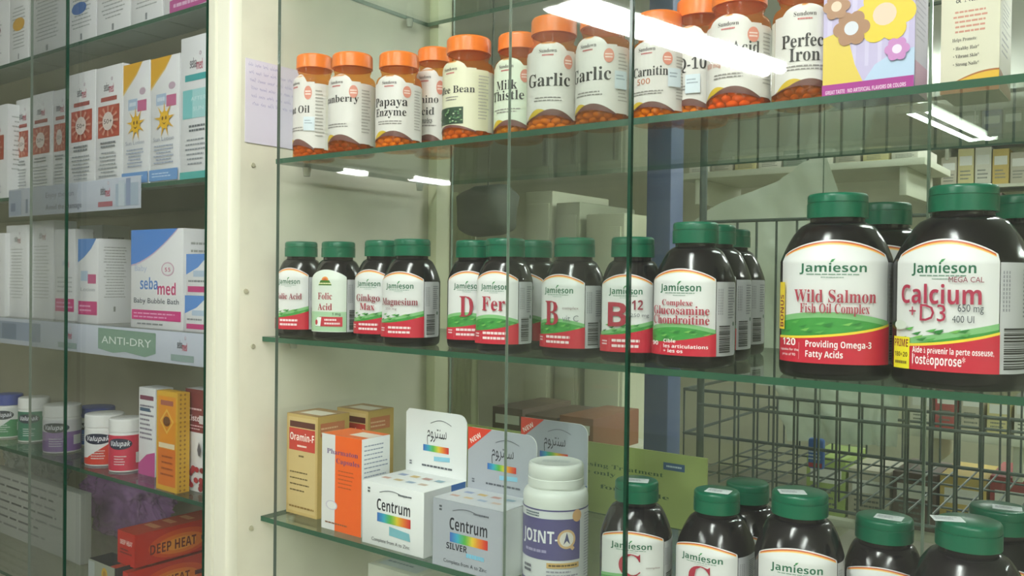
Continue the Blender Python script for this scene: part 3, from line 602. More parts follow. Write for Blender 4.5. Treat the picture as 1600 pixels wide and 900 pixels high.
for u0, u1, s, f in ((-50, 14, 'white carton with a dark red mark at the far top left corner', topbox(None, dot='#6a2a3a')), (15, 44, 'white carton with a yellow patch on the topmost left shelf', topbox(None, dot='#d8a83c')),
                     (46, 103, 'plain white carton with text, left of the dark pane edge, topmost shelf', topbox(None)), (105, 150, 'white carton with a blue touch just right of the dark pane edge', topbox('#3a6ab0')),
                     (151, 203, 'white text carton, second right of the dark pane edge, topmost shelf', topbox(None)), (204, 254, 'white text carton beside the pink banded one', topbox(None)), (256, 334, 'white carton with a slanted pink band next to the post', topbox(None, True))):
    a = atY(u0, 40, .012); c = atY(u1, 40, .012); carton('carton', s, 'box', a.x+.0005, min(c.x-.0005, xl1-.002), .012, L1, .165, .06, {'f': f}, GLT)
GSU = 'sun care cartons on the second left shelf'
for u0, u1, vt, y, s, f, m in ((-40, 12, 168, .010, 'white carton cut by the left frame edge, second left shelf', sun50, None), (25, 47, 155, .03, 'narrow white carton with a small red square at far left', sun50, None), (48, 82, 146, .03, 'white sunscreen carton behind two panes, red square dulled', sun50, None),
                            (83, 106, 140, .03, 'white sunscreen carton crossed by the dark pane edge', sun50, None), (108, 149, 113, .012, 'white carton with red 50 square right of the dark pane edge', sun50, None), (150, 192, 103, .012, 'white carton with red 50 square beside the yellow cornered ones', sun50, None),
                            (193, 234, 98, .013, 'white sun lotion carton with yellow corner, the left of two', sun_lotion, None), (236, 281, 88, .012, 'white sun lotion carton with yellow corner, the right of two', sun_lotion, None), (283, 331, 55, .012, 'tall white and turquoise carton next to the cream post', teal, None)):
    pxbox(u0, u1, vt, y, L2, .045, 'carton', s, {'f': f, 'r': plain_lines(.9, 12)}, GSU)
# third shelf
def seba_plain(s, w, h): seba(s, w*.55, h*.82, h*.06, '#8a8e90', '#b07a80'); s.lines(w*.15, h*.2, w*.85, h*.76, 16, '#b0b4b0', .25, True, True)
def pink_foot(s, w, h): seba(s, w*.55, h*.6, h*.06, '#9ab4d4', '#d87090'); s.rect(w*.04, h*.1, w*.96, h*.24, '#c8307c'); s.lines(w*.1, h*.13, w*.9, h*.22, 2, '#e8a8c8', .4); s.lines(w*.1, h*.3, w*.9, h*.5, 4, '#b0b4b4', .3, True, True)
def blue_corner(s, w, h):
    s.poly([(0, h*.72), (w*.3, h*.78), (w*.65, h*.88), (w*.9, h), (0, h)], '#5c8ed0'); s.rect(w*.15, h*.5, w*.5, h*.62, '#b4c8dc'); s.rect(w*.5, h*.47, w*.9, h*.58, '#c8608c'); s.fit('Lotion', w*.5, h*.38, h*.06, w*.7, '#9aa0a8'); s.rect(w*.04, h*.1, w*.96, h*.26, '#c8307c'); s.lines(w*.1, h*.13, w*.9, h*.23, 2, '#e8a8c8', .4)
def bubble(s, w, h):
    n = 10; curve = [(w*i/n*.9, h*(.64+.06*(i/n)+.30*(i/n)**1.7)) for i in range(n+1)]
    s.poly(curve+[(0, h)], '#4a86d6'); s.band([(x, y-h*.012) for x, y in curve], [(x, y+h*.004) for x, y in curve], '#d0b8d0')
    s.fit('Baby', w*.2, h*.58, h*.085, w*.24, '#b9c6e0'); s.fit('seba', w*.36, h*.395, h*.16, w*.34, '#5a8ad0', 'bold'); s.fit('med', w*.70, h*.345, h*.16, w*.34, '#d0407c', 'bold'); s.oval(w*.72, h*.60, w*.12, h*.07, '#d8b0c4', 20); s.oval(w*.72, h*.60, w*.1, h*.058, '#e4e6e6', 20); s.fit('5.5', w*.72, h*.575, h*.055, w*.1, '#c84a80', 'bold')
    s.fit('Baby Bubble Bath', w*.5, h*.255, h*.075, w*.86, '#50586a'); s.rect(w*.03, h*.085, w*.97, h*.185, '#d02880'); s.lines(w*.07, h*.1, w*.93, h*.17, 2, '#eca8cc', .35); s.lines(w*.14, h*.03, w*.86, h*.06, 1, '#8a8e92', .5)
def small_baby(s, w, h):
    s.poly([(0, h*.5), (w*.5, h*.68), (w*.95, h), (0, h)], '#5a90d8'); s.rect(w*.3, h*.45, w*.95, h*.6, '#b8cce0'); s.lines(w*.1, h*.3, w*.9, h*.38, 1, '#8a8e92', .6); s.rect(w*.08, h*.08, w*.98, h*.22, '#c8307c')
GB = 'baby care cartons on the third left shelf'
for u0, u1, vt, y, d, s, fr, rr in ((-30, 8, 365, .012, .05, 'white carton cut by the left frame edge on the third shelf', seba_plain, None), (10, 43, 352, .02, .04, 'tall dull white carton at far left, third shelf', seba_plain, None), (46, 84, 345, .03, .04, 'tall white carton dimmed behind two panes, third shelf', seba_plain, None),
                                    (86, 118, 358, .025, .03, 'white carton with pink foot crossed by the dark pane edge', pink_foot, None), (122, 154, 373, .014, .055, 'white carton with blue corner and a text covered side', blue_corner, plain_lines(.92, 18)),
                                    (124, 160, 352, .095, .05, 'taller white carton behind the blue cornered one', seba_plain, plain_lines(.9, 10)), (205, 287, 358, .012, .07, 'large white baby bubble bath carton with blue corner', bubble, plain_lines(.9, 8))):
    pxbox(u0, u1, vt, y, L3, d, 'carton', s, {'f': fr, **({'r': rr} if rr else {})}, GB)
a = atY(289, 470, .012).x; c = min(atY(327, 470, .012).x, xl1-.003)
h0 = atY(305, 462, .012).z-L3
carton('carton', 'small white carton with blue corner, lower of two by the post', 'box', a, c, .012, L3, h0, .04, {'f': small_baby}, GB)
carton('carton', 'small white carton with blue corner, upper of two by the post', 'box', a+.001, c+.001, .013, L3+h0+.0003, atY(305, 397, .012).z-L3-h0, .04, {'f': small_baby}, GB)
# shelf-edge strips
def strip(u0, u1, v0, v1, um, label, draw, y=-.0035):
    x0 = atY(u0, 430, y).x; x1 = min(atY(u1, 430, y).x, xl1); za = atY(um, v0, y).z; zb = atY(um, v1, y).z; w = x1-x0; b = MB(); b.box(0, w, -.0008, .0008, 0, za-zb, mat('strip_plastic', '#b9c0cc', .3), .0003)
    s = Sheet(); draw(s, w*1000, (za-zb)*1000); s.onto(b, lambda x, yy, o: Vector((x/1000, -.0008-o/1000, yy/1000)), 0, .1, .04)
    o = b.build('shelf_strip', None, 30); o.location = (x0, y, zb); tag(o, label, 'shelf label', 'printed strips on the left shelf edges')
def st1(s, w, h):
    s.rect(0, h*.05, w*.11, h*.95, '#9aa4b4'); s.rect(w*.02, h*.2, w*.06, h*.5, '#6a7890'); s.rect(w*.15, h*.1, w*.17, h*.6, '#7a8494')
    s.fit('Enjoy the Sun', w*.32, h*.58, h*.26, w*.22, '#6a6e7c', 'sans', 'l'); s.fit('Avoid the Damage', w*.32, h*.16, h*.26, w*.28, '#4c505c', 'sans', 'l')
    seba(s, w*.77, h*.5, h*.24); s.rect(w*.72, h*.12, w*.82, h*.28, '#a8606c'); s.rect(w*.84, h*.1, w*.99, h*.8, '#a4b4c4'); s.rect(w*.86, h*.1, w*.9, h*.9, '#c0ccd4'); s.rect(w*.91, h*.1, w*.94, h*.95, '#8a98b4')
strip(14, 219, 274, 325, 217, 'printed strip lettered about sun damage on the second left shelf', st1)
def st2(s, w, h):
    s.fit('Healthy skin', w*.165, h*.35, h*.26, w*.20, '#5c606c', 'sans', 'c'); s.rect(w*.44, h*.18, w*.58, h*.88, '#8a96aa'); s.rect(w*.45, h*.2, w*.5, h*.8, '#6c7a90')
    seba(s, w*.665, h*.5, h*.22); s.rect(w*.635, h*.1, w*.69, h*.3, '#8aa09c'); s.poly([(w*.75, h*.22), (w*.79, h*.12), (w*.82, h*.2), (w*.87, h*.1), (w*.895, h*.25), (w*.895, h*.9), (w*.75, h*.93)], '#7a9a88'); s.fit('ANTI-DRY', w*.822, h*.42, h*.36, w*.125, '#dce6e0', 'sans')
    seba(s, w*.955, h*.5, h*.22); s.rect(w*.93, h*.1, w*.98, h*.3, '#8aa09c')
strip(-160, 320, 522, 574, 318, 'printed strip lettered ANTI-DRY on the third left shelf', st2)
# fourth shelf: jars and cartons
def jar(u0, u1, vt, vb, label, lidm, body, art, z=L4):
    y = max(.036, atZ((u0+u1)/2, vb, z).y+.024)
    loc, H, view = place((u0+u1)/2, vt, y, z); q = (loc-EYE).dot(FW); r = (u1-u0)/2*q/FPX*1000; lh = H*.24
    t = thing('tablet_jar', label, 'jar', loc, view-.35, 'white lidded tablet jars on the fourth left shelf')
    bd = Body([(r-3, 0), (r-1.2, .6), (r-.6, 2), (r-.6, H-lh-4)]+smooth_steps(r-.6, H-lh-4, r-3, H-lh, 4)+[(r-3, H-lh+1)], 2)
    b = MB(); bd.mesh(b, WHITEP); b.build('body', t); b = MB(); ribbed_cap(b, r, H-lh, H, lidm, 50, .3, None, 1.4); b.build('lid', t)
    s = Sheet(); F = r*1.25; a, e = 3, H-lh-5; h = e-a; s.rect(-F*1.6, a, F*1.6, e, body)
    if art == 'hill': s.poly([(-F*1.6, a), (F*1.6, a), (F*1.6, a+h*.55), (F*.4, a+h*.6), (-F*.5, a+h*.2), (-F*1.6, a+h*.1)], lidcol[label] if label in lidcol else '#3a8a5a')
    elif art: s.rect(-F*1.6, a, F*1.6, a+h*.62, art)
    s.oval(-F*.05, a+h*.76, F*.62, h*.16, '#1c2440'); s.fit('Valupak', -F*.05, a+h*.70, h*.2, F*1.0, '#e8ecf0', 'bold', shear=.2)
    s.lines(-F*.3, a+h*.15, F*.4, a+h*.45, 4, '#d8dcd8', .35); s.rect(F*.75, a+h*.2, F*1.2, a+h*.5, '#d4d8d4')
    b = MB(); s.onto(b, bd.skin, 3, .25, .06); b.build('label', t)
BLUELID = mat('blue_plastic', '#3a4a9a', .35); lidcol = {}
lidcol['white jar with blue lid and green hill label at far left'] = '#3f8a5c'; lidcol['white lidded jar with a red slope on its label'] = '#d03a2c'
jar(-8, 34, 615, 690, 'white jar with blue lid and green hill label at far left', BLUELID, '#dfe3e0', 'hill')
jar(31, 76, 620, 696, 'white lidded jar with a dark green label', WHITEP, '#2c7a60', None)
jar(70, 125, 631, 713, 'white lidded jar with a purple label crossed by the pane edge', WHITEP, '#d6d6da', '#8a6aa4')
jar(121, 178, 635, 700, 'blue lidded jar behind the red sloped one', BLUELID, '#d8dee8', '#4a74c8')
jar(135, 193, 645, 733, 'white lidded jar with a red slope on its label', WHITEP, '#e2e4e2', 'hill')
jar(172, 222, 652, 744, 'white lidded jar with a crimson label beside the tall cartons', WHITEP, '#cc2c4c', None)
def pinkbox(s, w, h): s.rect(w*.08, h*.86, w*.9, h*.91, '#8a3a5c'); s.lines(w*.08, h*.4, w*.92, h*.82, 8, '#80788a', .4); s.poly([(0, 0), (w, 0), (w, h*.28), (w*.5, h*.24), (0, h*.12)], '#c04a90'); s.rect(w*.08, h*.73, w*.7, h*.77, '#3c5a7a')
def honey(s, w, h):
    s.rect(0, 0, w, h, '#d8a82c'); s.rect(w*.08, h*.05, w*.92, h*.95, '#e0901c'); s.rect(w*.08, h*.05, w*.92, h*.42, '#d87018'); s.rect(w*.2, h*.86, w*.8, h*.91, '#a85a4c'); cx, cy = w*.5, h*.7
    s.poly([(cx, cy+h*.13), (cx+w*.33, cy), (cx, cy-h*.13), (cx-w*.33, cy)], '#e8b84c'); s.poly([(cx, cy+h*.1), (cx+w*.26, cy), (cx, cy-h*.1), (cx-w*.26, cy)], '#d88a1c'); s.oval(cx, cy, w*.17, h*.05, '#6a3a14'); s.rect(w*.12, h*.43, w*.88, h*.48, '#e8d8b0'); s.lines(w*.2, h*.14, w*.85, h*.38, 4, '#a04a14', .3, True, True)
def honeyside(s, w, h):
    s.rect(0, 0, w, h, '#d8a82c')
    for k in range(22):
        for q in (.15, .5): s.poly([(w*(q+.1), h*(k+.2)/22), (w*(q+.2), h*(k+.5)/22), (w*(q+.1), h*(k+.8)/22), (w*q, h*(k+.5)/22)], '#9a6a20', layer=3)
def cysto(s, w, h):
    s.rect(0, h*.58, w, h, '#7a2430'); s.fit('Cisto', w*.12, h*.69, h*.075, w*.45, '#f0e4e4', 'bold', 'l'); s.rect(w*.55, h*.67, w*.9, h*.75, '#d8d0d0'); s.lines(w*.1, h*.79, w*.8, h*.82, 1, '#e0c0c4', .6); s.lines(w*.1, h*.6, w*.8, h*.66, 2, '#d8b0b4', .4); random.seed(9)
    for k in range(15): s.oval(w*(.1+.8*random.random()), h*(.04+.2*random.random()), w*.09, h*.028, random.choice(('#a82838', '#8a1c2c')), 12, layer=30+k)
    s.poly([(w*.55, h*.42), (w*.62, h*.5), (w*.7, h*.42), (w*.66, h*.36), (w*.6, h*.36)], '#5a5a62', layer=60)
GT = 'upright cartons beside the jars'
z4 = L4
def onshelf(u0, u1, vt, vb, z, d, label, faces, group, gapy=None):
    p = atZ(u0, vb, z); y = max(.004, p.y) if gapy is None else gapy; return pxbox(u0, u1, vt, y, z, d, 'carton', label, faces, group)
pxbox(217, 243, 606, .040, L4, .03, 'carton', 'tall pale carton with a pink wave at its foot', {'f': pinkbox}, GT)
pxbox(245, 278, 612, .006, L4, .019, 'carton', 'tall honey yellow patterned carton on the fourth left shelf', {'f': honey, 'r': honeyside}, GT, m=mat('honey_card', '#d8a82c', .45))
pxbox(290, 330, 609, .030, L4, .03, 'carton', 'white carton with dark red top and red berries by the post', {'f': cysto}, GT)
# lower left: red ointment cartons in a stack, open tray, clear bags
def heat(s, w, h):
    s.rect(0, 0, w, h, '#c8281c'); s.oval(w*.5, h*.45, w*.36, h*.42, '#e0501c'); s.oval(w*.5, h*.42, w*.28, h*.3, '#ee7a24'); s.oval(w*.5, h*.42, w*.18, h*.2, '#f49a34'); s.fit('DEEP HEAT', w*.42, h*.27, h*.42, w*.52, '#701818', 'bold'); s.rect(w*.74, h*.36, w*.95, h*.5, '#5a1c2c')
def heat_end(s, w, h): s.rect(0, 0, w, h, '#c02418'); s.fit('DEEP HEAT', w*.5, h*.6, h*.2, w*.7, '#f0d8d0', 'bold'); s.lines(w*.15, h*.3, w*.85, h*.5, 2, '#701818', .5)
def heat_top(s, w, h): s.rect(0, 0, w, h, '#b8381c'); s.lines(w*.15, h*.2, w*.9, h*.8, 3, '#e0a070', .4)
RC = mat('red_card', '#c02418', .35)
GH = 'stacked red ointment cartons'
hh = .052
def heat_stack(u0, u1, v, y): a, c = atY(u0, v, y), atY(u1, v, y); return a.x, c.x
for k, (u0, u1, s) in enumerate(((184, 211, 'red and orange ointment carton on top of the stack'), (173, 200, 'red ointment carton second in the stack, just showing at the frame bottom'), (178, 205, 'red ointment carton at the base of the stack'))):
    y = .045-.012*(k == 1); x0, x1 = heat_stack(u0, u1, 850, y); z = atY(u1, 836, .045).z-(k+1)*(hh+.0004)
    if k == 2: hh2 = z+hh-L5; carton('carton', s, 'box', x0, x1, y, L5+.0002, hh2-.0006, .158, {'f': heat_end, 'r': heat, 't': heat_top}, GH, RC)
    else: carton('carton', s, 'box', x0, x1, y, z, hh, .158, {'f': heat_end, 'r': heat, 't': heat_top}, GH, RC)
b = MB(); tx = atY(138, 880, .02); ux = atY(186, 880, .02); hz = tx.z-L5+.008; w = ux.x-tx.x-.012
b.box(0, w, 0, .001, 0, hz, mat('grey_card', '#9aa08e', .5)); b.box(0, w, .039, .04, 0, hz, mat('dark_card', '#2c2c30', .5)); b.box(0, .001, 0, .04, 0, hz, mat('dark_card', '#2c2c30', .5)); b.box(w-.001, w, 0, .04, 0, hz, mat('dark_card', '#2c2c30', .5)); b.box(0, w, 0, .04, 0, .001, mat('dark_card', '#2c2c30', .5))
s = Sheet(); s.oval(w*620, hz*1000-16, 9, 11, '#c8a02c'); s.oval(w*620, hz*1000-16, 5, 6, '#a87a20'); s.rect(1, hz*1000-40, w*250, hz*1000-2, '#b0b8b4'); s.onto(b, lambda x, y, o: Vector((x/1000, -o/1000, y/1000)), 0, .15)
o = b.build('open_carton', None, 30); o.location = (tx.x, .02, L5); tag(o, 'small open carton with a yellow disc left of the red cartons', 'box')
def clear_bag(name, label, cx, cy, z, sx, sy, sz, m, seed):
    random.seed(seed); bm = bmesh.new(); bmesh.ops.create_icosphere(bm, subdivisions=6, radius=1)
    from mathutils import noise
    for v in bm.verts:
        q = v.co.copy(); n = noise.noise(q*1.8+Vector((seed, 0, 0)))*.4+abs(noise.noise(q*3.7+Vector((0, seed, 0))))*.34+abs(noise.noise(q*8+Vector((0, 0, seed))))*.2+abs(noise.noise(q*17))*.08-.2
        v.co = Vector((q.x*(1+n)*sx, q.y*(1+n)*sy, max(-.92, q.z*(1+n*.8))*sz))
    b = MB(); b.bm(bm, m); o = b.build(name, None, 180); o.location = (cx, cy, z+sz*.92); return tag(o, label, 'bag')
BAGP = mat('violet_film', '#b888c0', .1, trans=.35); BAGW = mat('clear_film', '#b4b8b2', .1, trans=.55)
pb = atY(205, 800, .27); clear_bag('plastic_bag', 'crumpled violet plastic bag behind the red cartons', pb.x+.02, .245, L5, .17, .04, .098, BAGP, 3)
pb = atY(60, 800, .22); clear_bag('plastic_bag', 'crumpled clear plastic bag behind the printed white pack', pb.x, .22, L5, .12, .045, .10, BAGW, 8)
def printed_pack(s, w, h):
    for k in range(7): s.lines(w*.05, h*(.86-.12*k), w*.92, h*(.92-.12*k), 1, ('#7a7c78', '#5a5c5a')[k % 2], .5)
a = atY(-45, 800, .10); c = atY(126, 800, .10)
carton('leaflet_pack', 'dull white printed pack standing at the lower left under the jars', 'box', a.x, c.x, .10, L5, atY(60, 752, .10).z-L5, .02, {'f': printed_pack}, None, mat('dull_white_card', '#a8aaa2', .4))
# ------------------------------------------------------------------ right cabinet cartons
def lilac(s, w, h):
    s.rect(0, 0, w, h, '#c3b6dc')
    for k in range(7): s.poly([(w*(.05+k*.14), h*.2), (w*(.09+k*.14), h*.2), (w*(.11+k*.14), h), (w*(.04+k*.14), h)], '#cfc4e4', layer=2)
    s.n = 3
    s.poly([(0, h*.09), (w*.46, h*.09), (w*.36, h*.22), (w*.3, h*.36), (w*.12, h*.44), (0, h*.42)], '#e0c458'); s.poly([(w*.45, h*.09), (w, h*.09), (w, h*.28), (w*.8, h*.27), (w*.58, h*.2)], '#b8cce8')
    def bloom(x, y, r, c1, c2, n=6):
        for q in range(n): a = 2*PI*q/n; s.oval(w*x+r*w*.62*math.cos(a), h*y+r*w*.62*math.sin(a), r*w*.42, r*w*.42, c1, 16)
        s.oval(w*x, h*y, r*w*.4, r*w*.4, c2, 16)
    bloom(.68, .52, .32, '#e8c83c', '#e8c8b4'); bloom(.32, .46, .2, '#a87c60', '#d8d8e4'); bloom(.15, .62, .15, '#b08468', '#e8cdb8'); bloom(.82, .28, .13, '#c886c4', '#e8d8ec')
    s.rect(0, 0, w, h*.1, '#a8288e'); s.fit('GREAT TASTE · NO ARTIFICIAL FLAVORS OR COLORS', w*.48, h*.035, h*.035, w*.88, '#f0d8ea', 'bold'); s.lines(w*.2, h*.90, w*.9, h*.93, 1, '#8a80a8', .5)
def lilac_side(s, w, h): s.rect(0, 0, w, h, '#c6bcd6'); s.lines(w*.1, h*.35, w*.9, h*.95, 16, '#a79cbc', .3); s.rect(0, 0, w, h*.2, '#c88ab4')
zc = R1
a = atY(1286, 100, .018); c = atY(1429, 100, .018)
carton('carton', 'lilac vitamin carton with a magenta foot band beside the iron bottle', 'box', a.x, c.x, .018, zc, .118, .042, {'f': lilac, 'r': lilac_side}, None, mat('lilac_card', '#c3b6dc', .4))
def nails(s, w, h):
    s.rect(0, 0, w, h, '#d8d2bc'); s.fit('Hair, Skin', w*.5, h*.86, h*.085, w*.7, '#3a3634', 'serif'); s.fit('& Nails', w*.5, h*.735, h*.085, w*.5, '#3a3634', 'serif'); s.lines(w*.15, h*.48, w*.85, h*.68, 5, '#c88a78', .4, True, True); s.fit('Helps Promote:', w*.2, h*.42, h*.04, w*.42, '#5a5450', 'serif', 'l')
    for k, t in enumerate(('Healthy Hair*', 'Vibrant Skin*', 'Strong Nails*')): s.fit('• '+t, w*.22, h*(.35-.065*k), h*.04, w*.44, '#4a4644', 'serif', 'l')
    n = 12; s.band([(w*i/n, 0) for i in range(n+1)], [(w*i/n, h*(.04+.13*math.sin(PI*.55*i/n))) for i in range(n+1)], '#a8642c'); s.band([(w*i/n, h*(.03+.04*(i/n))) for i in range(n+1)], [(w*i/n, h*(.035+.12*math.sin(PI*.55*i/n))) for i in range(n+1)], '#e0b02c')
def nails_r(s, w, h):
    s.rect(0, 0, w, h, '#d4ceb8'); s.lines(w*.15, h*.3, w*.85, h*.5, 4, '#8a8478', .35); s.rect(w*.15, h*.52, w*.9, h*.75, '#b4ae9c'); s.rect(w*.17, h*.53, w*.88, h*.74, '#d8d2bc'); s.lines(w*.22, h*.55, w*.8, h*.72, 5, '#8a8478', .35); n = 8; s.band([(w*i/n, 0) for i in range(n+1)], [(w*i/n, h*(.165-.09*i/n)) for i in range(n+1)], '#a86a2c')
a = atY(1470, 80, .045); c = atY(1562, 80, .045)
carton('carton', 'cream supplement carton with a golden swoosh at the upper right', 'box', a.x, c.x, .045, zc, .093, .055, {'f': nails, 'r': nails_r}, None, mat('cream_card', '#d8d2bc', .45))
# bottom shelf
def gold(s, w, h):
    s.rect(0, 0, w, h, '#c0a468'); s.rect(w*.06, h*.03, w*.94, h*.97, '#c9b07a'); s.rect(w*.1, h*.87, w*.92, h*.93, '#5a2a24'); s.rect(w*.08, h*.64, w*.92, h*.86, '#c03a30'); s.fit('Oramin-F', w*.5, h*.74, h*.10, w*.78, '#f4e8e0', 'bold'); s.lines(w*.35, h*.67, w*.65, h*.7, 1, '#f0d8d0', .6, False); s.lines(w*.4, h*.57, w*.6, h*.6, 1, '#6a5830', .6); s.lines(w*.12, h*.22, w*.85, h*.46, 4, '#6a5830', .22); s.lines(w*.1, h*.06, w*.9, h*.09, 1, '#8a6a30', .6, False)
def gold_r(s, w, h): s.rect(0, 0, w, h, '#b89a58'); s.rect(w*.08, h*.8, w*.85, h*.93, '#b8704c'); s.lines(w*.1, h*.82, w*.8, h*.9, 2, '#d8b08c', .4); s.lines(w*.15, h*.2, w*.8, h*.6, 6, '#8a7440', .25)
def gold_t(s, w, h): s.rect(0, 0, w, h, '#a07c50'); s.rect(w*.2, h*.2, w*.9, h*.7, '#d8d0c0')
GOLD = mat('gold_foil_card', '#bda264', .3, metal=.25)
def corner_box(uc, vc, u0, ub, vt, z, name, label, faces, m, cat='box', group=None, par=False):
    """aligned carton from its near lower front-right corner (uc, vc), front left edge u0, right side back edge ub and top row vt"""
    p = atZ(uc, vc, z); y = max(p.y, .003); x1 = atY(uc, vc, y).x; x0 = atY(u0, vc, y).x; d = atX(ub, vc, x1).y-y; h = atY(uc, vt, y).z-z
    return (x0, x1, y, h, d) if par else carton(name, label, cat, x0, x1, y, z, h, d, faces, group, m)
GO = 'gold cartons on the lower shelf'
x0, x1, y, h, d = corner_box(496, 811, 448, 545, 652, R3, '', '', None, None, par=True)
y = .034; x1 = atY(496, 740, y).x; x0 = atY(448, 740, y).x; h = atY(496, 652, y).z-R3; d = .052
carton('carton', 'gold carton with a red name panel next to the side panel', 'box', x0, x1, y, R3, h, d, {'f': gold, 'r': gold_r, 't': gold_t}, GO, GOLD)
carton('carton', 'gold carton standing behind the red panelled gold one', 'box', x0+.012, x0+.012+(x1-x0), y+d+.022, R3, h*1.0, d*.9, {'f': gold, 'r': gold_r, 't': gold_t}, GO, GOLD)
def pharm(s, w, h):
    s.rect(0, 0, w, h, '#dedcdc'); s.rect(w*.34, 0, w, h, '#ee6420'); s.fit('Pharmaton', w*.52, h*.80, h*.075, w*.78, '#5a3a7a', 'serif'); s.fit('Capsules', w*.66, h*.71, h*.075, w*.58, '#5a3a7a', 'serif'); s.lines(w*.42, h*.45, w*.9, h*.66, 5, '#a84a1c', .25); s.oval(w*.26, h*.26, w*.15, h*.05, '#c8c0d0', 18); s.oval(w*.26, h*.26, w*.12, h*.04, '#e4e2e2', 18); s.lines(w*.1, h*.06, w*.7, h*.09, 1, '#8a5a40', .5)
def pharm_r(s, w, h): s.lines(w*.08, h*.05, w*.92, h*.95, 20, '#8e98aa', .28)
def pharm_t(s, w, h): s.rect(0, 0, w, h, '#e86a2c'); s.rect(w*.5, h*.25, w*1, h*.75, '#ecdcd0')
y = .016; x1 = atY(565, 750, y).x; x0 = atY(503, 750, y).x; h = atY(565, 687, y).z-R3; d = .046
carton('carton', 'orange and white capsule carton beside the gold ones', 'box', x0, x1, y, R3, h, d, {'f': pharm, 'r': pharm_r, 't': pharm_t}, None, CARD)
RB = ['#3a6ab8', '#3aa8c0', '#5ab04a', '#e0c83a', '#e07a2c', '#c8302c']
def rainbow(s, x0, x1, y0, y1):
    n = 30; c = [[int(q[i:i+2], 16) for i in (1, 3, 5)] for q in RB]
    for i in range(n):
        u = i/(n-1)*(len(c)-1.001); k = int(u); q = '#%02x%02x%02x' % tuple(int(c[k][p]+(c[k+1][p]-c[k][p])*(u-k)) for p in range(3))
        s.poly([(x0+(x1-x0)*i/n, y0), (x0+(x1-x0)*(i+1)/n, y0), (x0+(x1-x0)*(i+1)/n, y1), (x0+(x1-x0)*i/n, y1)], q, layer=8)
    s.n = 9
def centrum(silver):
    def f(s, w, h):
        if silver: s.rect(0, 0, w, h, '#a6abb4')
        s.fit('Centrum', w*.52, h*.58, h*.25, w*.54, '#2c2e38', 'bold'); rainbow(s, w*.26, w*.80, h*.40, h*.54)
        if silver: s.fit('SILVER', w*.36, h*.29, h*.13, w*.3, '#2c2e38', 'bold'); s.lines(w*.5, h*.2, w*.75, h*.3, 1, '#7cc0dc', .6, False)
        else: s.poly([(w*.46, h*.22), (w*.8, h*.2), (w*.78, h*.32), (w*.46, h*.36)], '#7ab4c0')
        s.lines(w*.1, h*.82, w*.14, h*.92, 2, '#4c5058', .6, False); s.fit('Complete from A to Zinc', w*.48, h*.08, h*.08, w*.62, '#3c4048'); s.lines(w*.6, h*.86, w*.82, h*.9, 1, '#5a5e68', .6, False)
        pts = [(w*(.3+.4*i/8), h*(.86+.05*math.sin(PI*i/8))) for i in range(9)]; s.band(pts, [(x, yy+h*.012) for x, yy in pts], '#6a6e76')
    return f
def ctop(silver):
    def f(s, w, h):
        if silver: s.rect(0, 0, w, h, '#c8ccd0')
        for k, c in enumerate(('#8a9ac0', '#c8a860', '#b88a80', '#8aa8b8')): s.rect(w*(.12+.2*k), h*.62, w*(.24+.2*k), h*.74, c); s.rect(w*(.08+.2*k), h*.3, w*(.2+.2*k), h*.4, ('#c89a8a', '#d0b890', '#9ab0c8', '#c8b0a0')[k])
    return f
def ctab(silver):
    def f(s, w, h):
        if silver: s.rect(0, 0, w, h, '#a9adb6'); s.poly([(0, h*.62), (0, h), (w*.36, h)], '#d8402c'); s.text('NEW', w*.13, h*.80, h*.11, '#f4e8e0', 'bold', rot=.55)
        s.fit('\uFEE1\uFEEE\uFEAE\uFE98\uFEE8\uFEB3', w*.52, h*.58, h*.30, w*.32, '#2c2e38'); rainbow(s, w*.3, w*.72, h*.36, h*.46); s.poly([(w*.48, h*.22), (w*.74, h*.24), (w*.74, h*.31), (w*.48, h*.29)], '#8ac4dc'); s.lines(w*.28, h*.1, w*.78, h*.16, 1, '#5a5e68', .5, False); pts = [(w*(.42+.34*i/8), h*(.80+.06*math.sin(PI*i/8))) for i in range(9)]; s.band(pts, [(x, yy+h*.012) for x, yy in pts], '#6a6e76')
        s.lines(w*.07, h*.1, w*.11, h*.18, 2, '#5a5e68', .6, False)
    return f
def tab_carton(label, x0, x1, y, z, h, d, tabh, silver, group, side=None):
    w = x1-x0; t = thing('carton', label, 'box', (x0, y, z), 0, group); fn = face_fns(w, d, h); b = MB(); b.box(0, w, 0, d, 0, h, CARD if not silver else mat('silver_card', '#b4b8be', .35, metal=.2), .0006)
    for k, dr in (('f', centrum(silver)), ('t', ctop(silver))):
        s = Sheet(); dr(s, w*1000, (h if k == 'f' else d)*1000); s.onto(b, fn[k], 0, .12, .05)
    s = Sheet(); s.rect(0, 0, d*1000, h*1000, '#dfe2e2'); s.rect(d*620, h*880, d*960, h*1000, '#4a78c0'); s.onto(b, fn['r'], 0, .12, .05); b.build('box_body', t, 30)
    b = MB(); r = .012; o = [(0, 0), (w, 0), (w, tabh-r)]+[(w-r+r*math.cos(q*PI/12), tabh-r+r*math.sin(q*PI/12)) for q in range(1, 7)]+[(r*.4, tabh), (0, tabh-r*.4)]
    n = len(o); vs = [(x, yy, zz) for yy in (d-.0012, d-.0002) for x, zz in o]
    b.add(vs, [tuple(range(n)), tuple(range(n, 2*n))[::-1]]+[(i, n+i, n+(i+1) % n, (i+1) % n) for i in range(n)], CARD)
    s = Sheet(); ctab(silver)(s, w*1000, tabh*1000)
    if silver: s.items[0] = ([(x*1000*.998, zz*1000*.998) for x, zz in o], [tuple(range(n))], s.items[0][2], 1)
    s.onto(b, lambda x, yy, of: Vector((x/1000, d-.0012-of/1000, yy/1000)), 0, .1, .04); b.build('display_tab', t, 30, Vector((0, 0, h)))
    return t
GCN = 'tabbed multivitamin cartons on the lower shelf'
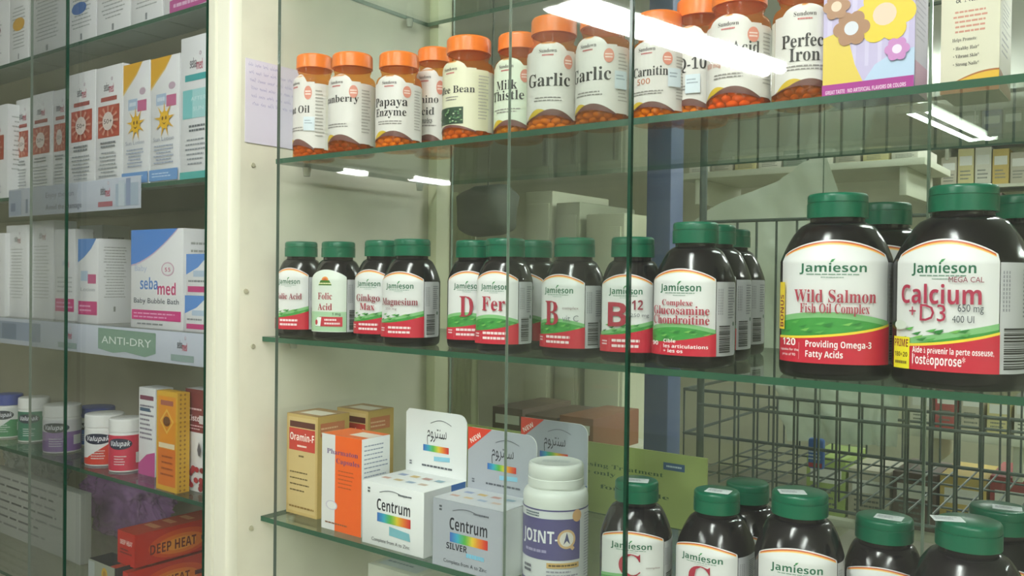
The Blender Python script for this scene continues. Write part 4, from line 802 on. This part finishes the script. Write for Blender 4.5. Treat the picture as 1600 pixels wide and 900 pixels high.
y = .006; x0 = atY(566, 795, y).x; x1 = atY(662, 820, y).x; h = atY(662, 770, y).z-R3
tab_carton('white tabbed carton with a rainbow bar beside the orange carton', x0, x1, y, R3, h, .072, .075, False, GCN)
x2 = x1+.018; x3 = x2+(x1-x0)*.98; h2 = h*1.0
tab_carton('silver tabbed carton with a rainbow bar before the white lidded jar', x2, x3, .001, R3, h2*.99, .058, .068, True, GCN)
tab_carton('silver tabbed carton standing behind the front silver one', x2+.006, x3+.006, .092, R3, h2, .058, .068, True, GCN)
# white lidded jar
loc, H, view = place(869, 720, .046, R3); r = 33
t = thing('supplement_jar', 'white jar with a purple joint care label on the lower shelf', 'jar', loc, view-.12)
lh = 23; zs = H-lh-2
bd = Body([(r-4, 0), (r-1.5, .8), (r-.2, 3), (r-.2, zs-15), (r, zs-14)]+smooth_steps(r, zs-9, r-5, zs-.5, 6)+[(r-6, zs), (r-6, H-lh+2)], 2); b = MB(); bd.mesh(b, WHITEP); b.build('body', t)
b = MB(); b.loft([[(math.cos(2*PI*k/64)*q/1000, math.sin(2*PI*k/64)*q/1000, zz/1000) for k in range(64)] for q, zz in ((27.5, H-lh), (28.5, H-lh+.4), (28.5, H-lh+8), (27.9, H-lh+8.4), (27.9, H-lh+9.4), (28.3, H-lh+10), (28, H-3), (27, H-1), (25, H), (23, H-.6), (0.5, H-.6))], WHITEP)
s = Sheet(); s.lines(-14, -5, 14, 6, 3, '#a8b0b8', .4, False); s.onto(b, lambda x, yy, o: Vector((x/1000, yy/1000, (H-.6+o)/1000)), 0, .1); b.build('lid', t)
s = Sheet(); F = r*1.3; zl, zh = 2.5, zs-17; hh = zh-zl; PU = '#5a5288'
s.rect(-F*1.3, zl, F*1.35, zh, '#dcdce0'); s.rect(-F*1.3, zh-1.6, F*1.35, zh, PU); s.rect(-F, zl+hh*.34, F*.72, zh-9, PU); s.rect(-F*1.3, zl, F*1.35, zl+4, PU); s.lines(-F*.72, zh-8, -F*.3, zh-3, 2, '#5a6a7a', .6, False)
s.fit('JOINT-', -F*.33, zl+hh*.56, 17, F*.98, '#f0eef4', 'bold'); s.oval(F*.36, zl+hh*.62, 9.5, 9.5, '#d8b084'); s.oval(F*.36, zl+hh*.62, 7.2, 7.2, '#e8e0da'); s.poly([(F*.28, zl+hh*.55), (F*.36, zl+hh*.71), (F*.44, zl+hh*.55), (F*.36, zl+hh*.6)], '#4a4a7a'); s.poly([(F*.44, zl+hh*.5), (F*.5, zl+hh*.47), (F*.56, zl+hh*.5), (F*.47, zl+hh*.56)], '#d8b084')
s.oval(F*.62, zh-6, 5.5, 6, '#d8a878'); s.lines(-F*.7, zl+hh*.42, F*.2, zl+hh*.48, 1, '#a8a0c8', .6); s.rect(-F*.1, zl+hh*.24, F*.68, zl+hh*.31, '#d0a868'); s.lines(-F*.05, zl+hh*.25, F*.62, zl+hh*.3, 1, '#6a5430', .5, False); s.lines(-F*.1, zl+hh*.12, F*.7, zl+hh*.22, 2, '#9a98a8', .4); s.lines(-F*.75, zl+hh*.14, -F*.5, zl+hh*.26, 2, '#5a5a6a', .6, False); s.lines(F*.86, zl+7, F*1.28, zh-4, 22, '#9a98ac', .35)
b = MB(); s.onto(b, bd.skin, 3, .3, .06); b.build('label', t)
carton('carton', 'pale carton on the lowest shelf, only its top showing at the frame bottom', 'box', atY(575, 897, .06).x, atY(650, 897, .06).x, .06, R4, atY(620, 893, .06).z-R4, .09, {'t': lambda s, w, h: (s.rect(w*.1, h*.1, w*.9, h*.9, '#b8c0c4'), s.lines(w*.15, h*.2, w*.8, h*.8, 4, '#7a8690', .3))}, None, mat('pale_card', '#c0c2b4', .5))
# handwritten note taped on the side panel
pa = atX(383, 90, XP); pb = atX(383, 222, XP); y1 = .075; b = MB(); b.box(0, .0006, 0, y1-pa.y, 0, pa.z-pb.z, mat('lilac_paper', '#cfcad8', .6), 0)
s = Sheet(); ww = (y1-pa.y)*1000; hh = (pa.z-pb.z)*1000; random.seed(21)
for row in range(6):                       # handwriting as connected pen strokes
    x = 4+row*1.2; yb = hh*(.93-.092*row); end = ww*(.45 if row == 0 else .92)
    while x < end:
        L = random.uniform(6, 13); n = int(L*2.2); pts = []
        for i in range(n+1): pts.append((x+L*i/n*.95, yb+1.7*math.sin(i*1.9+row)*random.uniform(.5, 1.1)+(3 if random.random() < .12 else 0)))
        s.band([(p, q-.32) for p, q in pts], [(p+.1, q+.35) for p, q in pts], '#6462a4'); x += L+2.5
s.onto(b, lambda x, yy, o: Vector((.0006+o/1000, x/1000, yy/1000)), 0, .1, .01)
o = b.build('handwritten_note', None); o.location = (XP+.0005, pa.y, pb.z); tag(o, 'lilac paper note with blue handwriting on the cream side panel', 'note')

# ------------------------------------------------------------------ behind the glass: poster, wire rack, back room
def poster(s, w, h):
    s.rect(0, 0, w, h, '#99a762'); s.fit('Cleansing Treatment', w*.98-w*.12, h*.66, h*.085, w*.36, '#3c5a34', 'serif', 'r'); s.fit('the only', w*.62, h*.55, h*.085, w*.15, '#3c5a34', 'serif'); s.fit('for people', w*.88, h*.36, h*.085, w*.24, '#3c5a34', 'serif', 'r'); s.rect(w*.86, h*.77, w*.93, h*.87, '#3a5a7c'); s.lines(w*.87, h*.8, w*.92, h*.84, 1, '#b8c8d0', .6, False)
y = .285; pa = atY(700, 652, y); pb = atY(1105, 716, y); b = MB(); w = pb.x-pa.x; h = pb.z-R3-.001; b.box(0, w, 0, .003, 0, h, mat('green_card', '#99a762', .5), .0005)
s = Sheet(); poster(s, w*1000, h*1000); s.onto(b, lambda x, yy, o: Vector((x/1000, -o/1000, yy/1000)), 0, .15, .08); o = b.build('poster_board', None, 30); o.location = (pa.x, y, R3+.0005); tag(o, 'green poster board behind the boxes on the lower shelf', 'poster')

# wire display rack just behind the cabinet
YR = .62
t = thing('wire_rack', 'grey green wire display rack behind the large dark bottles', 'rack', (0, YR, 0))
RX0, RX1 = atY(1150, 500, YR).x, .55
zt = atY(1300, 341, YR).z; zu0 = atY(1250, 178, YR).z; zu1 = zu0+.13
b = MB(); z0r = ZC-.335; k = RX0
while k < RX1: b.tube([(k, 0, z0r), (k, 0, zt)], .0019, WIRE, 6); k += .0315
part_grid = b.build('wire_grid', t)
b = MB()
for z in (zt, ZC-.20, z0r): b.tube([(RX0-.06, -.004, z), (RX1, -.004, z)], .0026, WIRE, 8)
b.build('cross_bar', t)
b = MB()
for x in (RX0-.06, RX1): b.tube([(x, .004, 0), (x, .004, CEIL-.3)], .006, WIRE, 10)
b.build('upright', t)
b = MB(); k = RX0-.05
while k < RX1: b.tube([(k, -.006, zu0), (k, -.006, zu1)], .0019, WIRE, 6); k += .0315
for z in (zu0, zu1): b.tube([(RX0-.055, -.008, z), (RX1, -.008, z)], .0028, WIRE, 8)
b.build('upper_grid', t)
def basket(label, x0, x1, y0, y1, z0, z1, step=.032):
    t = thing('wire_basket', label, 'basket', (x0, y0, z0), 0, 'wire baskets on the rack'); w, d, h = x1-x0, y1-y0, z1-z0
    b = MB(); k = 0
    while k <= w+1e-6: b.tube([(k, 0, h), (k, 0, 0), (k, d, 0), (k, d, h)], .0018, WIRE, 6); k += step
    b.build('bent_wire', t)
    b = MB()
    for z in (h, h*.5): b.tube([(0, 0, z), (w, 0, z), (w, d, z), (0, d, z), (0, 0, z)], .0026, WIRE, 8)
    k = .06
    while k < d: b.tube([(0, k, 0), (w, k, 0)], .0018, WIRE, 6); k += .08
    b.build('rim', t)
basket('wire basket hanging low behind the stickered bottles', RX0-.0945, RX1, YR+.016, YR+.40, ZC-.325, ZC-.18, .0315)
# steel column
pa = atY(1008, 450, .95); pb = atY(1046, 450, .95); b = MB(); b.box(0, pb.x-pa.x, 0, .06, 0, CEIL, mat('blue_grey_steel', '#4a5a7c', .45, noise=.2, scale=6), .003)
o = b.build('steel_column', None, 30); o.location = (pa.x, .95, 0); tag(o, 'blue grey steel column seen through the glass right of the dark edge', 'column')
# draped clear plastic sheet
def drape(name, label, corners, m, seed, bulge=.04):
    from mathutils import noise
    b = MB(); n = 26; A, B_, D_, E_ = corners; vs = []
    for side in (0, 1):
        for i in range(n+1):
            for j in range(n+1):
                u, v = i/n, j/n; p = A.lerp(B_, u).lerp(E_.lerp(D_, u), v)
                q = noise.noise(Vector((u*2.5+seed, v*1.3, seed)))*bulge+abs(noise.noise(Vector((u*6, v*3+seed, 1))))*bulge*.6
                vs.append(p+Vector((q*.3, q-side*.0012, 0)))
    fs = []; m2 = (n+1)**2; I = lambda i, j: i*(n+1)+j
    for i in range(n):
        for j in range(n): f = (I(i, j), I(i+1, j), I(i+1, j+1), I(i, j+1)); fs += [f[::-1], tuple(q+m2 for q in f)]
    b.add(vs, fs, m); o = b.build(name, None, 180); return tag(o, label, 'plastic sheet')
FILM = mat('milky_film', '#e6ecde', .3, trans=.4)
drape('plastic_sheet', 'milky plastic sheet draped behind the wire rack', [atY(1085, 345, .85), atY(1290, 235, .85), atY(1390, 640, .85), atY(1185, 600, .85)], FILM, 2)
drape('plastic_sheet', 'milky plastic sheet hanging right of the lower draped one', [atY(1200, 560, .80), atY(1400, 590, .80), atY(1400, 700, .80), atY(1225, 690, .80)], FILM, 5)
drape('plastic_sheet', 'pale plastic sheet hanging beside the dark hanging bag', [atY(705, 300, .86), atY(745, 300, .86), Vector((atY(760, 700, .86).x, .86, .01)), Vector((atY(712, 690, .86).x, .86, .01))], mat('pale_film', '#c2cca4', .4, trans=.2), 9, .03)
# dark bag hanging
b = MB(); bm = bmesh.new(); bmesh.ops.create_icosphere(bm, subdivisions=3, radius=1); pc = atY(762, 335, .72)
from mathutils import noise
for v in bm.verts: q = v.co; q.x = math.copysign(abs(q.x)**.6, q.x); q.z = math.copysign(abs(q.z)**.6, q.z); k = 1+.15*noise.noise(q*1.7); q.x *= .065*k; q.y *= .05*k; q.z = q.z*.045*k+(.015 if q.z > 0 else 0)
b.bm(bm, mat('dark_olive_cloth', '#4c5348', .7)); t = thing('hanging_bag', '', 'bag', pc); b.build('pouch', t, 180); b = MB(); b.tube([(0, 0, .03), (.01, 0, .4), (0, 0, CEIL-pc.z)], .002, mat('dark_olive_cloth', '#4c5348'), 6); b.build('cord', t); tag(t, 'dark olive bag hanging behind the pane overlap', 'bag')
# back-room shelving with cartons
def stock(label, x0, x1, y, z, d, n, hts, cols, group):
    t = thing('wall_shelf', label, 'shelf', (x0, y, z)); b = MB(); b.box(0, x1-x0, 0, d, -.02, 0, mat('white_board', '#c4c9b4', .6), .002); b.build('board', t)
    b = MB()
    for x in (.05, x1-x0-.07): b.box(x, x+.02, .02, d, -.10, -.02, mat('white_board', '#c4c9b4', .6), .002)
    b.build('bracket', t)
    x = x0+.02; random.seed(int(abs(z)*1000))
    for k in range(n):
        w = (x1-x0-.04)/n; col = cols[k % len(cols)]; hh = hts*random.uniform(.75, 1.05)
        def fr(s, W_, H_, col=col): s.rect(W_*.1, H_*.55, W_*.9, H_*.8, '#dfe2da'); s.lines(W_*.15, H_*.15, W_*.85, H_*.45, 3, '#6a7068', .4)
        carton('carton', '%s carton, %s from the left along the %s' % (CNAME[col], ORD[k], label.split(' with ')[0]), 'box', x+.004, x+w-.004, y+.03, z, hh, d*.7, {'f': fr}, group, mat('card_'+col.lstrip('#'), col, .55)); x += w
ORD = ['first', 'second', 'third', 'fourth', 'fifth', 'sixth', 'seventh', 'eighth', 'ninth']
CNAME = {'#c8c08a': 'straw', '#8a9a8a': 'sage', '#b8b4a0': 'stone', '#5a6a8a': 'slate blue', '#c8b060': 'mustard', '#a84a4a': 'brick red', '#6a7a6a': 'moss', '#d4d4c4': 'ivory', '#5a4a40': 'dark brown', '#8a5a40': 'rust', '#9ab060': 'lime'}
def spot(u0, u1, v, y): a, c = atY(u0, v, y), atY(u1, v, y); return a.x, c.x, a.z
x0, x1, z = spot(1060, 1445, 262, 1.9); stock('long back room shelf with pale cartons', x0, x1, 1.9, z-.02, .35, 9, .05, ['#d4d4c4', '#b8b4a0', '#c8c08a', '#d4d4c4', '#8a9a8a'], 'cartons on the long back room shelf')
x0, x1, z = spot(1462, 1640, 292, 5.2); stock('right back room shelf with mixed cartons', x0, x1, 5.2, z, .35, 6, .24, ['#b8b4a0', '#c8c08a', '#d4d4c4', '#c8b060'], 'cartons on the right back room shelf')
x0, x1, z = spot(1462, 1640, 350, 5.2); stock('lower right back room shelf with dark cartons', x0, x1, 5.2, z, .35, 5, .18, ['#5a6a8a', '#6a7a6a', '#5a4a40'], 'cartons on the lower right back room shelf')
x0, x1, z = spot(1462, 1640, 225, 5.2); stock('upper right back room shelf with grey cartons', x0, x1, 5.2, z, .35, 5, .22, ['#6a7a6a', '#8a9a8a', '#5a6a8a'], 'cartons on the upper right back room shelf')
x0, x1, z = spot(1240, 1640, 800, 1.7); stock('low back room shelf with lime and mustard cartons', x0, x1, 1.7, z, .3, 5, .17, ['#9ab060', '#b8b4a0', '#5a4a40', '#c8b060', '#a84a4a'], 'cartons on the low back room shelf')
x0, x1, z = spot(1400, 1640, 665, 1.5); stock('middle back room shelf with ivory and red cartons', x0, x1, 1.5, z, .3, 5, .10, ['#d4d4c4', '#a84a4a', '#b8b4a0', '#c8c08a'], 'cartons on the middle back room shelf')
x0, x1, z = spot(745, 930, 690, .95); stock('dim back room shelf with brown cartons', x0, x1, .95, z, .3, 3, .10, ['#5a4a40', '#5a4a40', '#8a5a40'], 'cartons on the dim back room shelf')
pa = atY(1262, 684, .70); pb = atY(1286, 735, .70); b = MB(); b.box(0, pb.x-pa.x, 0, .012, 0, pa.z-pb.z, mat('blue_pack', '#3a62a8', .4), .004); s = Sheet(); s.rect(2, 3, (pb.x-pa.x)*1000-2, 10, '#a83040'); s.lines(2, 14, (pb.x-pa.x)*1000-2, 30, 3, '#c8d4e4', .4); s.onto(b, lambda x, yy, o: Vector((x/1000, -o/1000, yy/1000)), 0, .2)
o = b.build('blister_pack', None); o.location = (pa.x, .70, pb.z); tag(o, 'small blue pack hanging on the wire basket', 'pack')
# upright panels made up to imitate blurry pale reflections in the glass
for k, (u0, u1, col) in enumerate(((820, 862, '#c4c8ae'), (868, 905, '#a8ae96'), (915, 975, '#ccd0b4'))):
    a = atY(u0, 400, 1.6); c = atY(u1, 400, 1.6); b = MB(); b.box(0, c.x-a.x, 0, .35, 0, ZC+.28-.04*k, mat('reflection_panel_'+str(k), col, .6, noise=.2, scale=3), .004); b.box(.01, c.x-a.x-.01, -.006, 0, .1, ZC+.24-.04*k, mat('reflection_panel_'+str(k), col, .6), .002)
    b.box((c.x-a.x)*.8, (c.x-a.x)*.86, -.03, -.006, ZC-.2, ZC-.08, METAL, .002)
    o = b.build('reflection_panel', None, 30); o.location = (a.x, 1.6, 0); tag(o, ('olive grey panel imitating a blurred reflection, farthest left of three', 'darker olive panel imitating a blurred reflection, between two paler ones', 'pale olive panel imitating a blurred reflection beside the blue grey column')[k], 'reflection_panel', 'panels imitating reflections in the glass')
